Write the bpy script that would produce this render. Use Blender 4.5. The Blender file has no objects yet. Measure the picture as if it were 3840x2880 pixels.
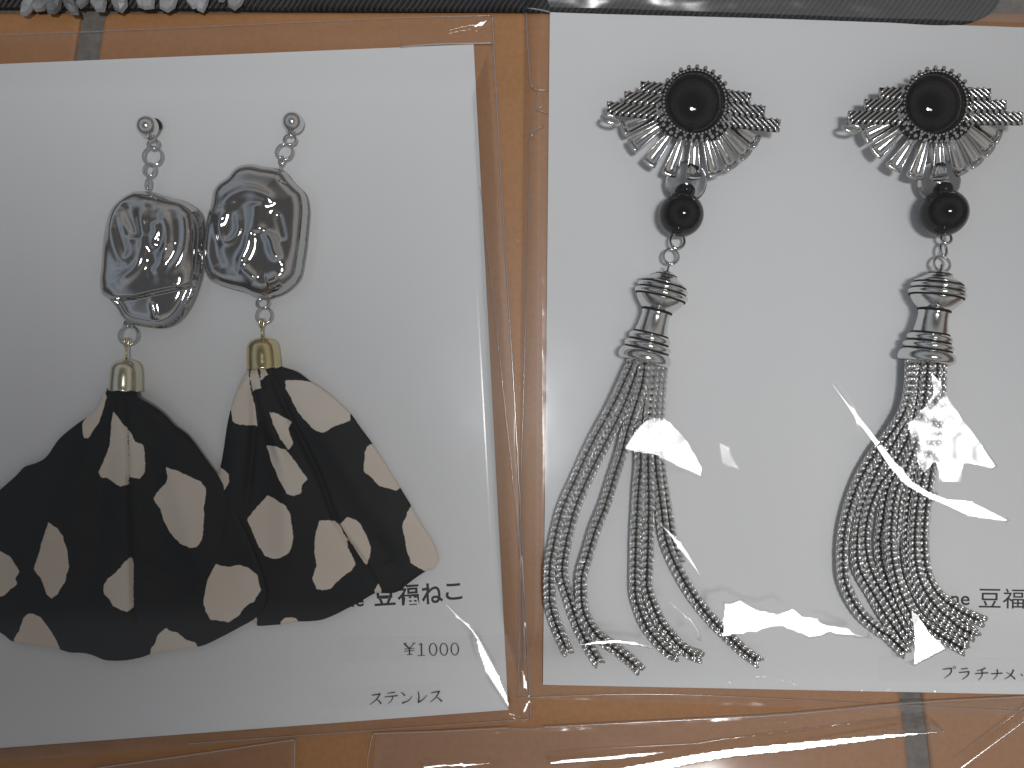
import bpy, math, random
import numpy as np
from mathutils import Vector, Matrix
from mathutils.geometry import delaunay_2d_cdt

random.seed(7)
rng = np.random.default_rng(7)
SC = bpy.context.scene
COL = SC.collection

# ---------------------------------------------------------------- scale and camera
# lengths below are in "dots": one dot on the card is 1/30 mm (a floor tile is 3000 dots = 10 cm)
S = 0.1 / 3000.0
CX, CY = 1920.0, 1440.0
D = 3325.0                                   # camera height in dots (11 cm)


def kz(zr):
    return (D - zr) / D


def W(x, y, z=0.0, zr=None):
    """world point of something seen over card position (x, y) when it is zr dots high"""
    k = kz(z if zr is None else zr)
    return ((x - CX) * k * S, -(y - CY) * k * S, z * S)


cam = bpy.data.cameras.new("camera")
cam.sensor_width = 36.0
cam.lens = 36.0 * D / 3840.0
cam.clip_start = 0.002
cam.clip_end = 20.0
camo = bpy.data.objects.new("camera", cam)
COL.objects.link(camo)
camo.location = (0, 0, D * S)
SC.camera = camo

# ---------------------------------------------------------------- light
KEY = np.array([2950.0, 1500.0, 15000.0])    # ceiling lamp, in dots
ADDED_KEY = np.array([4700.0, 2200.0, 15000.0])   # second lamp, added to fit the brightness at lower right
KEY_R = 900.0


def lamp(name, kind, p, target, energy, color, size=0.1):
    l = bpy.data.lights.new(name, kind)
    l.energy = energy
    l.color = color
    o = bpy.data.objects.new(name, l)
    COL.objects.link(o)
    a = Vector(((p[0] - CX) * S, -(p[1] - CY) * S, p[2] * S))
    b = Vector(((target[0] - CX) * S, -(target[1] - CY) * S, 0))
    o.location = a
    o.rotation_euler = (b - a).to_track_quat('-Z', 'Y').to_euler()
    if kind == 'AREA':
        l.shape = 'DISK'
        l.size = size
    else:
        l.shadow_soft_size = size
    return o


KA, KB = 4.5, 4.1
k = lamp("overhead_spot", 'SPOT', KEY, (1877, -1862), KA, (0.975, 0.99, 1.0), KEY_R * S)
k.data.spot_size = 2 * math.atan(4287 / 15000)
k.data.spot_blend = 1.0  # soft cone edge stands in for the photographer's shade at lower left
k = lamp("overhead_spot", 'SPOT', ADDED_KEY, (3615, 3246), KB, (0.985, 0.99, 0.99), 900 * S)  # added spot, its cone shaped to brighten the lower right
k.data.spot_size = 2 * math.atan(3299 / 15000)
k.data.spot_blend = 1.0

w = bpy.data.worlds.new("World")
SC.world = w
w.use_nodes = True
nt = w.node_tree
bg = nt.nodes["Background"]
tc = nt.nodes.new("ShaderNodeTexCoord")
sp = nt.nodes.new("ShaderNodeSeparateXYZ")
cr = nt.nodes.new("ShaderNodeValToRGB")
cx = nt.nodes.new("ShaderNodeValToRGB")
mixc = nt.nodes.new("ShaderNodeMix"); mixc.data_type = 'RGBA'; mixc.blend_type = 'MULTIPLY'; mixc.inputs[0].default_value = 1.0
ma = nt.nodes.new("ShaderNodeMath"); ma.operation = 'MULTIPLY_ADD'; ma.inputs[1].default_value = 0.5; ma.inputs[2].default_value = 0.5
nt.links.new(tc.outputs["Generated"], sp.inputs[0])
nt.links.new(sp.outputs["Z"], cr.inputs[0])
nt.links.new(sp.outputs["X"], ma.inputs[0])
nt.links.new(ma.outputs[0], cx.inputs[0])
nt.links.new(cr.outputs[0], mixc.inputs[6])
nt.links.new(cx.outputs[0], mixc.inputs[7])
nt.links.new(mixc.outputs[2], bg.inputs[0])
while len(cr.color_ramp.elements) < 5:
    cr.color_ramp.elements.new(0.5)
for e_, (p_, c_) in zip(cr.color_ramp.elements, ((0.02, 0.03), (0.28, 0.06), (0.50, 0.30), (0.74, 0.29), (0.93, 0.075))):
    e_.position = p_
    e_.color = (c_, c_, c_, 1)
cx.color_ramp.elements[0].position = 0.05
cx.color_ramp.elements[0].color = (0.80, 0.96, 1.16, 1)
cx.color_ramp.elements[1].position = 0.5
cx.color_ramp.elements[1].color = (1.05, 0.99, 0.94, 1)
bg.inputs[1].default_value = 1.1

SC.view_settings.view_transform = 'Standard'
SC.view_settings.look = 'None'
SC.view_settings.exposure = 0.0
SC.view_settings.gamma = 1.0
SC.render.engine = 'CYCLES'
SC.cycles.use_denoising = True
SC.cycles.denoising_prefilter = 'ACCURATE'
SC.cycles.transparent_max_bounces = 24
SC.cycles.max_bounces = 10
SC.cycles.sample_clamp_indirect = 6.0
SC.cycles.blur_glossy = 0.3


# ---------------------------------------------------------------- materials
def mat(name, base=(0.8, 0.8, 0.8), rough=0.5, metal=0.0, **kw):
    m = bpy.data.materials.new(name)
    m.use_nodes = True
    b = m.node_tree.nodes["Principled BSDF"]
    b.inputs["Base Color"].default_value = (*base, 1)
    b.inputs["Roughness"].default_value = rough
    b.inputs["Metallic"].default_value = metal
    for key, v in kw.items():
        b.inputs[key].default_value = v
    return m


def N(m, kind):
    return m.node_tree.nodes.new(kind)


def L(m, a, b):
    m.node_tree.links.new(a, b)


def noise(m, scale, detail=3.0, rough=0.5):
    tcn = N(m, "ShaderNodeTexCoord")
    n = N(m, "ShaderNodeTexNoise")
    n.inputs["Scale"].default_value = scale
    n.inputs["Detail"].default_value = detail
    n.inputs["Roughness"].default_value = rough
    L(m, tcn.outputs["Object"], n.inputs["Vector"])
    return n


def bump(m, src, strength, dist):
    b = N(m, "ShaderNodeBump")
    b.inputs["Strength"].default_value = strength
    b.inputs["Distance"].default_value = dist
    L(m, src, b.inputs["Height"])
    L(m, b.outputs[0], m.node_tree.nodes["Principled BSDF"].inputs["Normal"])


def ramp(m, src, stops):
    r = N(m, "ShaderNodeValToRGB")
    e = r.color_ramp.elements
    while len(e) < len(stops):
        e.new(0.5)
    for i, (p, c) in enumerate(stops):
        e[i].position = p
        e[i].color = (*c, 1)
    L(m, src, r.inputs[0])
    return r


def bsdf(m):
    return m.node_tree.nodes["Principled BSDF"]


M = {}
m = M['tile'] = mat('terracotta', (0.36, 0.16, 0.06), 0.42)
n1 = noise(m, 28, 6, 0.65)
n2 = noise(m, 1400, 3)
r1 = ramp(m, n1.outputs[0], [(0.3, (0.40, 0.183, 0.070)), (0.5, (0.435, 0.208, 0.082)), (0.75, (0.47, 0.24, 0.10))])
mx = N(m, "ShaderNodeMix"); mx.data_type = 'RGBA'; mx.blend_type = 'MULTIPLY'; mx.inputs[0].default_value = 0.5
r2 = ramp(m, n2.outputs[0], [(0.35, (0.86, 0.85, 0.84)), (0.65, (1.06, 1.05, 1.04))])
L(m, r1.outputs[0], mx.inputs[6]); L(m, r2.outputs[0], mx.inputs[7]); L(m, mx.outputs[2], bsdf(m).inputs["Base Color"])
bump(m, n2.outputs[0], 0.35, 0.00006)
m = M['grout'] = mat('cement_grout', (0.19, 0.17, 0.15), 0.9)
n1 = noise(m, 900, 4)
r1 = ramp(m, n1.outputs[0], [(0.3, (0.14, 0.125, 0.11)), (0.7, (0.23, 0.205, 0.18))])
L(m, r1.outputs[0], bsdf(m).inputs["Base Color"]); bump(m, n1.outputs[0], 0.6, 0.0002)
m = M['card'] = mat('white_card', (0.79, 0.80, 0.81), 0.62)
n1 = noise(m, 18, 4)
r1 = ramp(m, n1.outputs[0], [(0.3, (0.775, 0.785, 0.80)), (0.7, (0.80, 0.80, 0.80))])
L(m, r1.outputs[0], bsdf(m).inputs["Base Color"])
n2 = noise(m, 2500, 2)
bump(m, n2.outputs[0], 0.12, 0.00002)
M['ink'] = mat('black_ink', (0.022, 0.022, 0.024), 0.55)
m = M['silver'] = mat('polished_silver', (0.74, 0.74, 0.73), 0.13, 1.0)
n1 = noise(m, 1500, 3); r1 = ramp(m, n1.outputs[0], [(0.3, (0.09,)*3), (0.75, (0.22,)*3)])
L(m, r1.outputs[0], bsdf(m).inputs["Roughness"])
m = M['chrome'] = mat('chromed_plastic', (0.57, 0.57, 0.565), 0.06, 1.0)
n1 = noise(m, 420, 3); bump(m, n1.outputs[0], 0.06, 0.0002)
M['wire'] = mat('steel_wire', (0.68, 0.68, 0.67), 0.12, 1.0)
M['chain'] = mat('chain_metal', (0.68, 0.68, 0.67), 0.2, 1.0)
M['core'] = mat('gap_shade_core', (0.02, 0.019, 0.018), 0.6, 0.0)  # black tube standing in for the shade between the links
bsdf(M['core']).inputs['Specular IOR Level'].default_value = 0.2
M['antique'] = mat('antiqued_recess', (0.010, 0.010, 0.010), 0.6, 0.0)
bsdf(M['antique']).inputs['Specular IOR Level'].default_value = 0.15
m = M['gold'] = mat('pale_gold', (0.72, 0.61, 0.34), 0.16, 1.0)
n1 = noise(m, 700, 3); bump(m, n1.outputs[0], 0.15, 0.0002)
m = M['onyx'] = mat('black_glass', (0.005, 0.005, 0.006), 0.04)
bsdf(m).inputs['Specular IOR Level'].default_value = 0.4
M['pale_gold'] = mat('worn_pale_gold', (0.78, 0.74, 0.58), 0.18, 1.0)
M['rubber'] = mat('black_rubber', (0.01, 0.01, 0.01), 0.5)
m = M['clear'] = mat('clear_acrylic', (0.93, 0.94, 0.95), 0.02)
bsdf(m).inputs["Transmission Weight"].default_value = 1.0
bsdf(m).inputs["IOR"].default_value = 1.33

# spotted cloth: the print is an outline distance stored on the cloth
m = M['cloth'] = mat('spotted_cloth', (0.02, 0.02, 0.02), 0.68)
at = N(m, "ShaderNodeAttribute"); at.attribute_name = "print_edge"
nz = noise(m, 1100, 4, 0.7)
mt = N(m, "ShaderNodeMath"); mt.operation = 'MULTIPLY_ADD'; mt.inputs[1].default_value = 14.0
L(m, nz.outputs[0], mt.inputs[0]); L(m, at.outputs["Fac"], mt.inputs[2])
st = N(m, "ShaderNodeMapRange"); st.inputs[1].default_value = 5.8; st.inputs[2].default_value = 8.2
L(m, mt.outputs[0], st.inputs[0])
spn = noise(m, 60, 4)
spc = ramp(m, spn.outputs[0], [(0.3, (0.72, 0.61, 0.50)), (0.7, (0.77, 0.70, 0.62))])
dk = noise(m, 120, 3)
dkc = ramp(m, dk.outputs[0], [(0.3, (0.007, 0.0085, 0.0105)), (0.7, (0.013, 0.0135, 0.0145))])
mx = N(m, "ShaderNodeMix"); mx.data_type = 'RGBA'
L(m, st.outputs[0], mx.inputs[0]); L(m, dkc.outputs[0], mx.inputs[6]); L(m, spc.outputs[0], mx.inputs[7])
L(m, mx.outputs[2], bsdf(m).inputs["Base Color"])
bsdf(m).inputs["Specular IOR Level"].default_value = 0.32
wv = noise(m, 6000, 2); bump(m, wv.outputs[0], 0.25, 0.00003)

m = M['mesh_cloth'] = mat('black_ribbed_cloth', (0.012, 0.012, 0.013), 0.6)
tcn = N(m, "ShaderNodeTexCoord"); mp = N(m, "ShaderNodeMapping"); mp.inputs["Rotation"].default_value = (0, 0, math.radians(35))
wa = N(m, "ShaderNodeTexWave"); wa.inputs["Scale"].default_value = 520
L(m, tcn.outputs["Object"], mp.inputs[0]); L(m, mp.outputs[0], wa.inputs[0])
r1 = ramp(m, wa.outputs[0], [(0.3, (0.008, 0.008, 0.009)), (0.9, (0.05, 0.05, 0.052))])
L(m, r1.outputs[0], bsdf(m).inputs["Base Color"]); bump(m, wa.outputs[0], 0.8, 0.0002)
m = M['chip'] = mat('smoky_shell', (0.30, 0.31, 0.32), 0.25)
n1 = noise(m, 160, 5); r1 = ramp(m, n1.outputs[0], [(0.3, (0.14, 0.145, 0.15)), (0.7, (0.48, 0.49, 0.50))])
L(m, r1.outputs[0], bsdf(m).inputs["Base Color"])


def film_mat(name, refl, haze, rough, tint=(1, 1, 1), fres=0.35):
    m = bpy.data.materials.new(name)
    m.use_nodes = True
    t = m.node_tree
    t.nodes.clear()
    out = t.nodes.new("ShaderNodeOutputMaterial")
    tr = t.nodes.new("ShaderNodeBsdfTransparent"); tr.inputs[0].default_value = (*tint, 1)
    df = t.nodes.new("ShaderNodeBsdfDiffuse"); df.inputs[0].default_value = (0.8, 0.8, 0.82, 1)
    gl = t.nodes.new("ShaderNodeBsdfGlossy"); gl.inputs["Roughness"].default_value = rough
    g2 = t.nodes.new("ShaderNodeBsdfGlossy"); g2.inputs["Roughness"].default_value = 0.22
    mg = t.nodes.new("ShaderNodeMixShader"); mg.inputs[0].default_value = 0.07
    a = t.nodes.new("ShaderNodeMixShader"); a.inputs[0].default_value = haze
    b = t.nodes.new("ShaderNodeMixShader")
    fr = t.nodes.new("ShaderNodeLayerWeight"); fr.inputs[0].default_value = 0.25
    mm = t.nodes.new("ShaderNodeMath"); mm.operation = 'MULTIPLY_ADD'; mm.inputs[1].default_value = fres; mm.inputs[2].default_value = refl
    t.links.new(fr.outputs["Fresnel"], mm.inputs[0])
    t.links.new(mm.outputs[0], b.inputs[0])
    t.links.new(tr.outputs[0], a.inputs[1]); t.links.new(df.outputs[0], a.inputs[2])
    t.links.new(gl.outputs[0], mg.inputs[1]); t.links.new(g2.outputs[0], mg.inputs[2])
    t.links.new(a.outputs[0], b.inputs[1]); t.links.new(mg.outputs[0], b.inputs[2])
    t.links.new(b.outputs[0], out.inputs[0])
    return m


M['bottom_film'] = film_mat('clear_film_veil', 0.03, 0.055, 0.12)  # diffuse haze stands in for the reflection that pales the tile below
M['film'] = film_mat('clear_film', 0.03, 0.010, 0.17)
M['film_back'] = film_mat('clear_film_clinging', 0.02, 0.012, 0.42)
M['seam'] = film_mat('heat_seam', 0.22, 0.22, 0.16)  # white haze put in so the thin edges look like bright glints
M['tape'] = film_mat('clear_label_film', 0.0, 0.03, 0.12, fres=0.02)


# ---------------------------------------------------------------- mesh helpers
def link(o, parent):
    COL.objects.link(o)
    if parent is not None:
        o.parent = parent
    return o


def thing(name, label, cat, x, y, z=0.0, group=None):
    o = bpy.data.objects.new(name, None)
    o.empty_display_size = 0.005
    o.location = W(x, y, z)
    o['label'] = label
    o['category'] = cat
    if group:
        o['group'] = group
    return link(o, None)


def root_loc(o):
    while o is not None and o.parent is not None:
        o = o.parent
    return np.array(o.location) if o is not None else np.zeros(3)


class MB:
    """collects shapes given in dots; zr is the height used to place what was seen over the card"""

    def __init__(self, zr=0.0):
        self.v, self.f, self.mi, self.zr, self.attr = [], [], [], zr, None

    def add(self, V, F, mi=0):
        b = len(self.v)
        self.v.extend([tuple(p) for p in V])
        self.f.extend([tuple(i + b for i in f) for f in F])
        self.mi.extend([mi] * len(F))
        return self

    def sphere(self, c, r, seg=16, rings=10, mi=0, sc=(1, 1, 1), rot=0.0):
        V, F = [], []
        ca, sa = math.cos(rot), math.sin(rot)
        for i in range(rings + 1):
            a = math.pi * i / rings
            for j in range(seg):
                b = 2 * math.pi * j / seg
                x, y, z = r * sc[0] * math.sin(a) * math.cos(b), r * sc[1] * math.sin(a) * math.sin(b), r * sc[2] * math.cos(a)
                V.append((c[0] + x * ca - y * sa, c[1] + x * sa + y * ca, c[2] + z))
        for i in range(rings):
            for j in range(seg):
                F.append((i * seg + j, i * seg + (j + 1) % seg, (i + 1) * seg + (j + 1) % seg, (i + 1) * seg + j))
        return self.add(V, F, mi)

    def torus(self, c, rx, ry, mr, rot=0.0, tilt=0.0, roll=0.0, seg=26, ms=8, mi=0, gap=0.0):
        R = Matrix.Rotation(rot, 3, 'Z') @ Matrix.Rotation(tilt, 3, 'X') @ Matrix.Rotation(roll, 3, 'Y')
        V, F = [], []
        for i in range(seg):
            a = 2 * math.pi * i / seg
            ct, s_ = math.cos(a), math.sin(a)
            nx, ny = ct / rx, s_ / ry
            l = math.hypot(nx, ny); nx /= l; ny /= l
            for j in range(ms):
                b = 2 * math.pi * j / ms
                p = Vector((rx * ct + mr * math.cos(b) * nx, ry * s_ + mr * math.cos(b) * ny, mr * math.sin(b)))
                p = R @ p
                V.append((c[0] + p.x, c[1] + p.y, c[2] + p.z))
        for i in range(seg):
            for j in range(ms):
                F.append((i * ms + j, ((i + 1) % seg) * ms + j, ((i + 1) % seg) * ms + (j + 1) % ms, i * ms + (j + 1) % ms))
        return self.add(V, F, mi)

    def tube(self, P, r, ms=8, mi=0, caps=True):
        P = [Vector(p) for p in P]
        rr = r if hasattr(r, '__len__') else [r] * len(P)
        V, F = [], []
        up = Vector((0, 0, 1))
        for i, p in enumerate(P):
            t = (P[min(i + 1, len(P) - 1)] - P[max(i - 1, 0)]).normalized()
            u = t.cross(up)
            if u.length < 1e-4:
                u = t.cross(Vector((1, 0, 0)))
            u.normalize()
            v = u.cross(t)
            for j in range(ms):
                b = 2 * math.pi * j / ms
                q = p + (u * math.cos(b) + v * math.sin(b)) * rr[i]
                V.append(tuple(q))
        n = len(P)
        for i in range(n - 1):
            for j in range(ms):
                F.append((i * ms + j, i * ms + (j + 1) % ms, (i + 1) * ms + (j + 1) % ms, (i + 1) * ms + j))
        if caps:
            F.append(tuple(range(ms)))
            F.append(tuple(reversed(range((n - 1) * ms, n * ms))))
        return self.add(V, F, mi)

    def lathe(self, a, b, prof, seg=40, mi=0, scallop=None):
        """prof = (t, r) along the axis a->b (t in dots)"""
        a, b = Vector(a), Vector(b)
        t = (b - a).normalized()
        u = t.cross(Vector((0, 0, 1))).normalized()
        v = u.cross(t)
        V, F = [], []
        for k_, (tt, r) in enumerate(prof):
            for j in range(seg):
                an = 2 * math.pi * j / seg
                dt = scallop(k_, an) if scallop else 0.0
                V.append(tuple(a + t * (tt + dt) + (u * math.cos(an) + v * math.sin(an)) * r))
        for i in range(len(prof) - 1):
            for j in range(seg):
                F.append((i * seg + j, i * seg + (j + 1) % seg, (i + 1) * seg + (j + 1) % seg, (i + 1) * seg + j))
        return self.add(V, F, mi)

    def prism(self, poly, z0, z1, mi=0, mi_side=None):
        n = len(poly)
        V = [(p[0], p[1], z0) for p in poly] + [(p[0], p[1], z1) for p in poly]
        self.add(V, [tuple(range(n, 2 * n)), tuple(reversed(range(n)))], mi)
        b = len(self.v) - 2 * n
        F = [(i, (i + 1) % n, n + (i + 1) % n, n + i) for i in range(n)]
        self.f.extend([tuple(q + b for q in f) for f in F])
        self.mi.extend([mi if mi_side is None else mi_side] * n)
        return self

    def build(self, name, mats, parent=None, smooth=True, flip=True):
        V = np.array(self.v, dtype=float)
        k_ = kz(self.zr)
        X = np.empty_like(V)
        X[:, 0] = (V[:, 0] - CX) * k_ * S
        X[:, 1] = -(V[:, 1] - CY) * k_ * S
        X[:, 2] = V[:, 2] * S
        X -= root_loc(parent)
        me = bpy.data.meshes.new(name)
        me.from_pydata(X.tolist(), [], [tuple(reversed(f)) for f in self.f] if flip else self.f)
        if not isinstance(mats, (list, tuple)):
            mats = [mats]
        for q in mats:
            me.materials.append(q)
        me.polygons.foreach_set('material_index', self.mi)
        if smooth:
            me.polygons.foreach_set('use_smooth', [True] * len(self.f))
        if self.attr is not None:
            at_ = me.attributes.new("print_edge", 'FLOAT', 'POINT')
            at_.data.foreach_set('value', list(self.attr))
        me.validate()
        me.update()
        import bmesh
        bm = bmesh.new(); bm.from_mesh(me)
        bmesh.ops.recalc_face_normals(bm, faces=bm.faces[:])
        bm.to_mesh(me); bm.free()
        return link(bpy.data.objects.new(name, me), parent)


def sdf(P, poly):
    """signed distance, positive inside"""
    P = np.asarray(P, float)
    A = np.asarray(poly, float)
    B = np.roll(A, -1, axis=0)
    dmin = np.full(len(P), 1e18)
    inside = np.zeros(len(P), bool)
    for a, b in zip(A, B):
        ab = b - a
        ap = P - a
        t = np.clip((ap @ ab) / max(ab @ ab, 1e-9), 0, 1)
        d = ((ap - t[:, None] * ab) ** 2).sum(1)
        dmin = np.minimum(dmin, d)
        c = ((a[1] > P[:, 1]) != (b[1] > P[:, 1]))
        if abs(ab[1]) > 1e-9:
            c &= P[:, 0] < (b[0] - a[0]) * (P[:, 1] - a[1]) / ab[1] + a[0]
            inside ^= c
    d = np.sqrt(dmin)
    return np.where(inside, d, -d)


def pldist(P, line, widths=None):
    """distance to an open polyline and the parameter 0..1 along it"""
    P = np.asarray(P, float)
    A = np.asarray(line, float)
    best = np.full(len(P), 1e18)
    par = np.zeros(len(P))
    n = len(A) - 1
    for i in range(n):
        ab = A[i + 1] - A[i]
        ap = P - A[i]
        t = np.clip((ap @ ab) / max(ab @ ab, 1e-9), 0, 1)
        d = ((ap - t[:, None] * ab) ** 2).sum(1)
        q = d < best
        best = np.where(q, d, best)
        par = np.where(q, (i + t) / n, par)
    return np.sqrt(best), par


def smooth01(x):
    x = np.clip(x, 0, 1)
    return x * x * (3 - 2 * x)


def catmull(P, step):
    P = [np.array(p, float) for p in P]
    Q = [2 * P[0] - P[1]] + P + [2 * P[-1] - P[-2]]
    out = []
    for i in range(1, len(Q) - 2):
        for t in np.linspace(0, 1, 24, endpoint=False):
            a, b, c, d = Q[i - 1], Q[i], Q[i + 1], Q[i + 2]
            out.append(0.5 * ((2 * b) + (-a + c) * t + (2 * a - 5 * b + 4 * c - d) * t * t + (-a + 3 * b - 3 * c + d) * t ** 3))
    out.append(P[-1])
    out = np.array(out)
    s_ = np.concatenate([[0], np.cumsum(np.linalg.norm(np.diff(out, axis=0), axis=1))])
    n = max(int(s_[-1] / step), 2)
    ts = np.linspace(0, s_[-1], n + 1)
    return np.stack([np.interp(ts, s_, out[:, k_]) for k_ in range(out.shape[1])], 1)


def round_poly(poly, step=8):
    P = [np.array(p, float) for p in poly]
    n = len(P)
    out = []
    for i in range(n):
        a, b, c, d = P[i - 1], P[i], P[(i + 1) % n], P[(i + 2) % n]
        m_ = max(int(np.linalg.norm(c - b) / step), 1)
        for t in np.linspace(0, 1, m_, endpoint=False):
            out.append(0.5 * ((2 * b) + (-a + c) * t + (2 * a - 5 * b + 4 * c - d) * t * t + (-a + 3 * b - 3 * c + d) * t ** 3))
    return [tuple(p) for p in out]


def fill(poly, step):
    """triangulated outline with an even scatter of inner points -> (points, triangles)"""
    A = np.array(poly)
    x0, y0 = A.min(0); x1, y1 = A.max(0)
    xs = np.arange(x0, x1, step); ys = np.arange(y0, y1, step * 0.866)
    G = []
    for i, y in enumerate(ys):
        G.append(np.stack([xs + (step / 2 if i % 2 else 0), np.full(len(xs), y)], 1))
    G = np.concatenate(G)
    G = G[sdf(G, poly) > step * 0.55]
    n = len(poly)
    pts = [Vector((float(p[0]), float(p[1]))) for p in A] + [Vector((float(p[0]), float(p[1]))) for p in G]
    r = delaunay_2d_cdt(pts, [(i, (i + 1) % n) for i in range(n)], [], 1, 1e-4)
    V = np.array([(v.x, v.y) for v in r[0]])
    return V, [tuple(f) for f in r[2]]


def crop(x0, y0, k_):
    return lambda pts: [(x0 + x * k_, y0 + y * k_) for x, y in pts]


C2 = crop(300, 380, 1 / 2.212)
C3 = crop(300, 1100, 1 / 2.212)
C4 = crop(0, 1300, 0.5877)
C5 = crop(700, 1300, 0.5877)
C6 = crop(0, 2080, 0.4837)
C7 = crop(1070, 2080, 0.4837)
C8 = crop(2940, 2000, 0.5303)
CT = crop(1150, 2150, 0.3316)

# ---------------------------------------------------------------- floor: grout bed and tiles
fl = MB()
fl.add([(-9000, -9000, -14), (13000, -9000, -14), (13000, 13000, -14), (-9000, 13000, -14)], [(0, 1, 2, 3)])
floor = fl.build("floor", M['grout'], smooth=False)
floor['kind'] = 'structure'


def rounded_tile(x0, y0, x1, y1):
    r, b = 26.0, 10.0
    def ring(ins, z):
        out = []
        rr = max(r - ins * 0.5, 4)
        for (cx, cy, a0) in ((x1 - ins - rr, y1 - ins - rr, 0), (x0 + ins + rr, y1 - ins - rr, 90),
                             (x0 + ins + rr, y0 + ins + rr, 180), (x1 - ins - rr, y0 + ins + rr, 270)):
            for q in range(5):
                a = math.radians(a0 + q * 22.5)
                out.append((cx + rr * math.cos(a), cy + rr * math.sin(a), z))
        return out
    rings = [ring(0, -20), ring(0, -9), ring(3, -4), ring(9, -0.8), ring(18, 0)]
    V = [(1920 + (p[0] - 1920) * (1 + 1.0e-4 * (min(max(p[1], 40), 3135) - 100)), p[1], p[2]) for q in rings for p in q]   # slightly uneven, hand-made tiles
    n = 20
    F = []
    for i in range(4):
        for j in range(n):
            F.append((i * n + j, i * n + (j + 1) % n, (i + 1) * n + (j + 1) % n, (i + 1) * n + j))
    F.append(tuple(range(4 * n, 5 * n)))
    mb = MB()
    mb.add(V, F)
    return mb


for (tx, ty, sx) in ((-2710, 45, 3006), (384, 45, 2700), (3151, 45, 3000),
                     (-1200, -3040, 3000), (1885, -3040, 3000), (4970, -3040, 3000),
                     (-1200, 3135, 3000), (1885, 3135, 3000), (4970, 3135, 3000), (-2710-3090, 45, 3006)):
    rounded_tile(tx, ty, tx + sx, ty + 3005).build("tile", M['tile'], floor)

# ---------------------------------------------------------------- cards
def card(x, y, quad, label, z0=5.0, z1=15.0):
    t = thing("display_card", label, "card", x, y, z0, "white earring cards")
    mb = MB(z1)
    mb.prism([q for q in quad], z0, z1)
    mb.build("card_sheet", M['card'], t, smooth=False)
    return t


left_card = card(900, 1400, [(-330, 252), (0, 240), (1776, 166), (1906, 2662), (0, 2805), (-330, 2828)],
                 "tilted white card under the cloth fan earrings, a price sticker over its corner")
right_card = card(2950, 1400, [(2062, 40), (3840, 103), (4100, 112), (4080, 2610), (3840, 2604), (2036, 2568)],
                  "white card under the two black cabochon chain tassel earrings")


# ---------------------------------------------------------------- lettering
def text_mesh(ch, bold=0.0):
    cu = bpy.data.curves.new("glyph", 'FONT')
    cu.body = ch
    cu.offset = bold
    cu.resolution_u = 6
    o = bpy.data.objects.new("glyph", cu)
    COL.objects.link(o)
    bpy.context.view_layer.update()
    dg = bpy.context.evaluated_depsgraph_get()
    me = bpy.data.meshes.new_from_object(o.evaluated_get(dg))
    V = np.array([v.co[:] for v in me.vertices])
    F = [tuple(p.vertices) for p in me.polygons]
    bpy.data.objects.remove(o)
    bpy.data.meshes.remove(me)
    return V, F


def glyph(mb, ch, box, z, rot=0.0, bold=0.0, tall=None):
    """glyph fitted into box (x0, y0, x1, y1)"""
    V, F = text_mesh(ch, bold)
    if len(V) == 0:
        return
    x0, y0 = V[:, 0].min(), V[:, 1].min()
    x1, y1 = V[:, 0].max(), V[:, 1].max()
    u = (V[:, 0] - x0) / (x1 - x0) - 0.5
    v = 0.5 - (V[:, 1] - y0) / (y1 - y0)
    w_, h_ = box[2] - box[0], box[3] - box[1]
    px, py = u * w_, v * h_
    c, s_ = math.cos(rot), math.sin(rot)
    X = (box[0] + box[2]) / 2 + px * c - py * s_
    Y = (box[1] + box[3]) / 2 + px * s_ + py * c
    mb.add([(a, b, z) for a, b in zip(X, Y)], F)


def boxes(cropf, b):
    (x0, y0), (x1, y1) = cropf([(b[0], b[1]), (b[2], b[3])])
    return (x0, y0, x1, y1)


def stroke(mb, pts, w0, w1, z, wm=None):
    P = catmull([np.array(p, float) for p in pts], 2.5)
    n = len(P)
    V, F = [], []
    for i in range(n):
        t = P[min(i + 1, n - 1)] - P[max(i - 1, 0)]
        t = t / (np.linalg.norm(t) + 1e-9)
        q = i / (n - 1)
        w_ = (w0 * (1 - q) + w1 * q) if wm is None else (np.interp(q, [0, 0.5, 1], [w0, wm, w1]))
        nx, ny = -t[1] * w_ / 2, t[0] * w_ / 2
        V += [(P[i][0] + nx, P[i][1] + ny, z), (P[i][0] - nx, P[i][1] - ny, z)]
    for i in range(n - 1):
        F.append((2 * i, 2 * i + 1, 2 * i + 3, 2 * i + 2))
    mb.add(V, F)


def oval_digit(mb, cx, cy, rx, ry, side, top, z, rot=0.0):
    n = 40
    V, F = [], []
    for i in range(n):
        a = 2 * math.pi * i / n
        c, s_ = math.cos(a), math.sin(a)
        th = top + (side - top) * abs(c) ** 1.5
        for r in (0, th):
            px, py = (rx - r) * c, (ry - r * (ry / rx) * 0.8) * s_
            V.append((cx + px - py * rot, cy + py + px * rot, z))
    for i in range(n):
        j = (i + 1) % n
        F.append((2 * i, 2 * i + 1, 2 * j + 1, 2 * j))
    mb.add(V, F)


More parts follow.
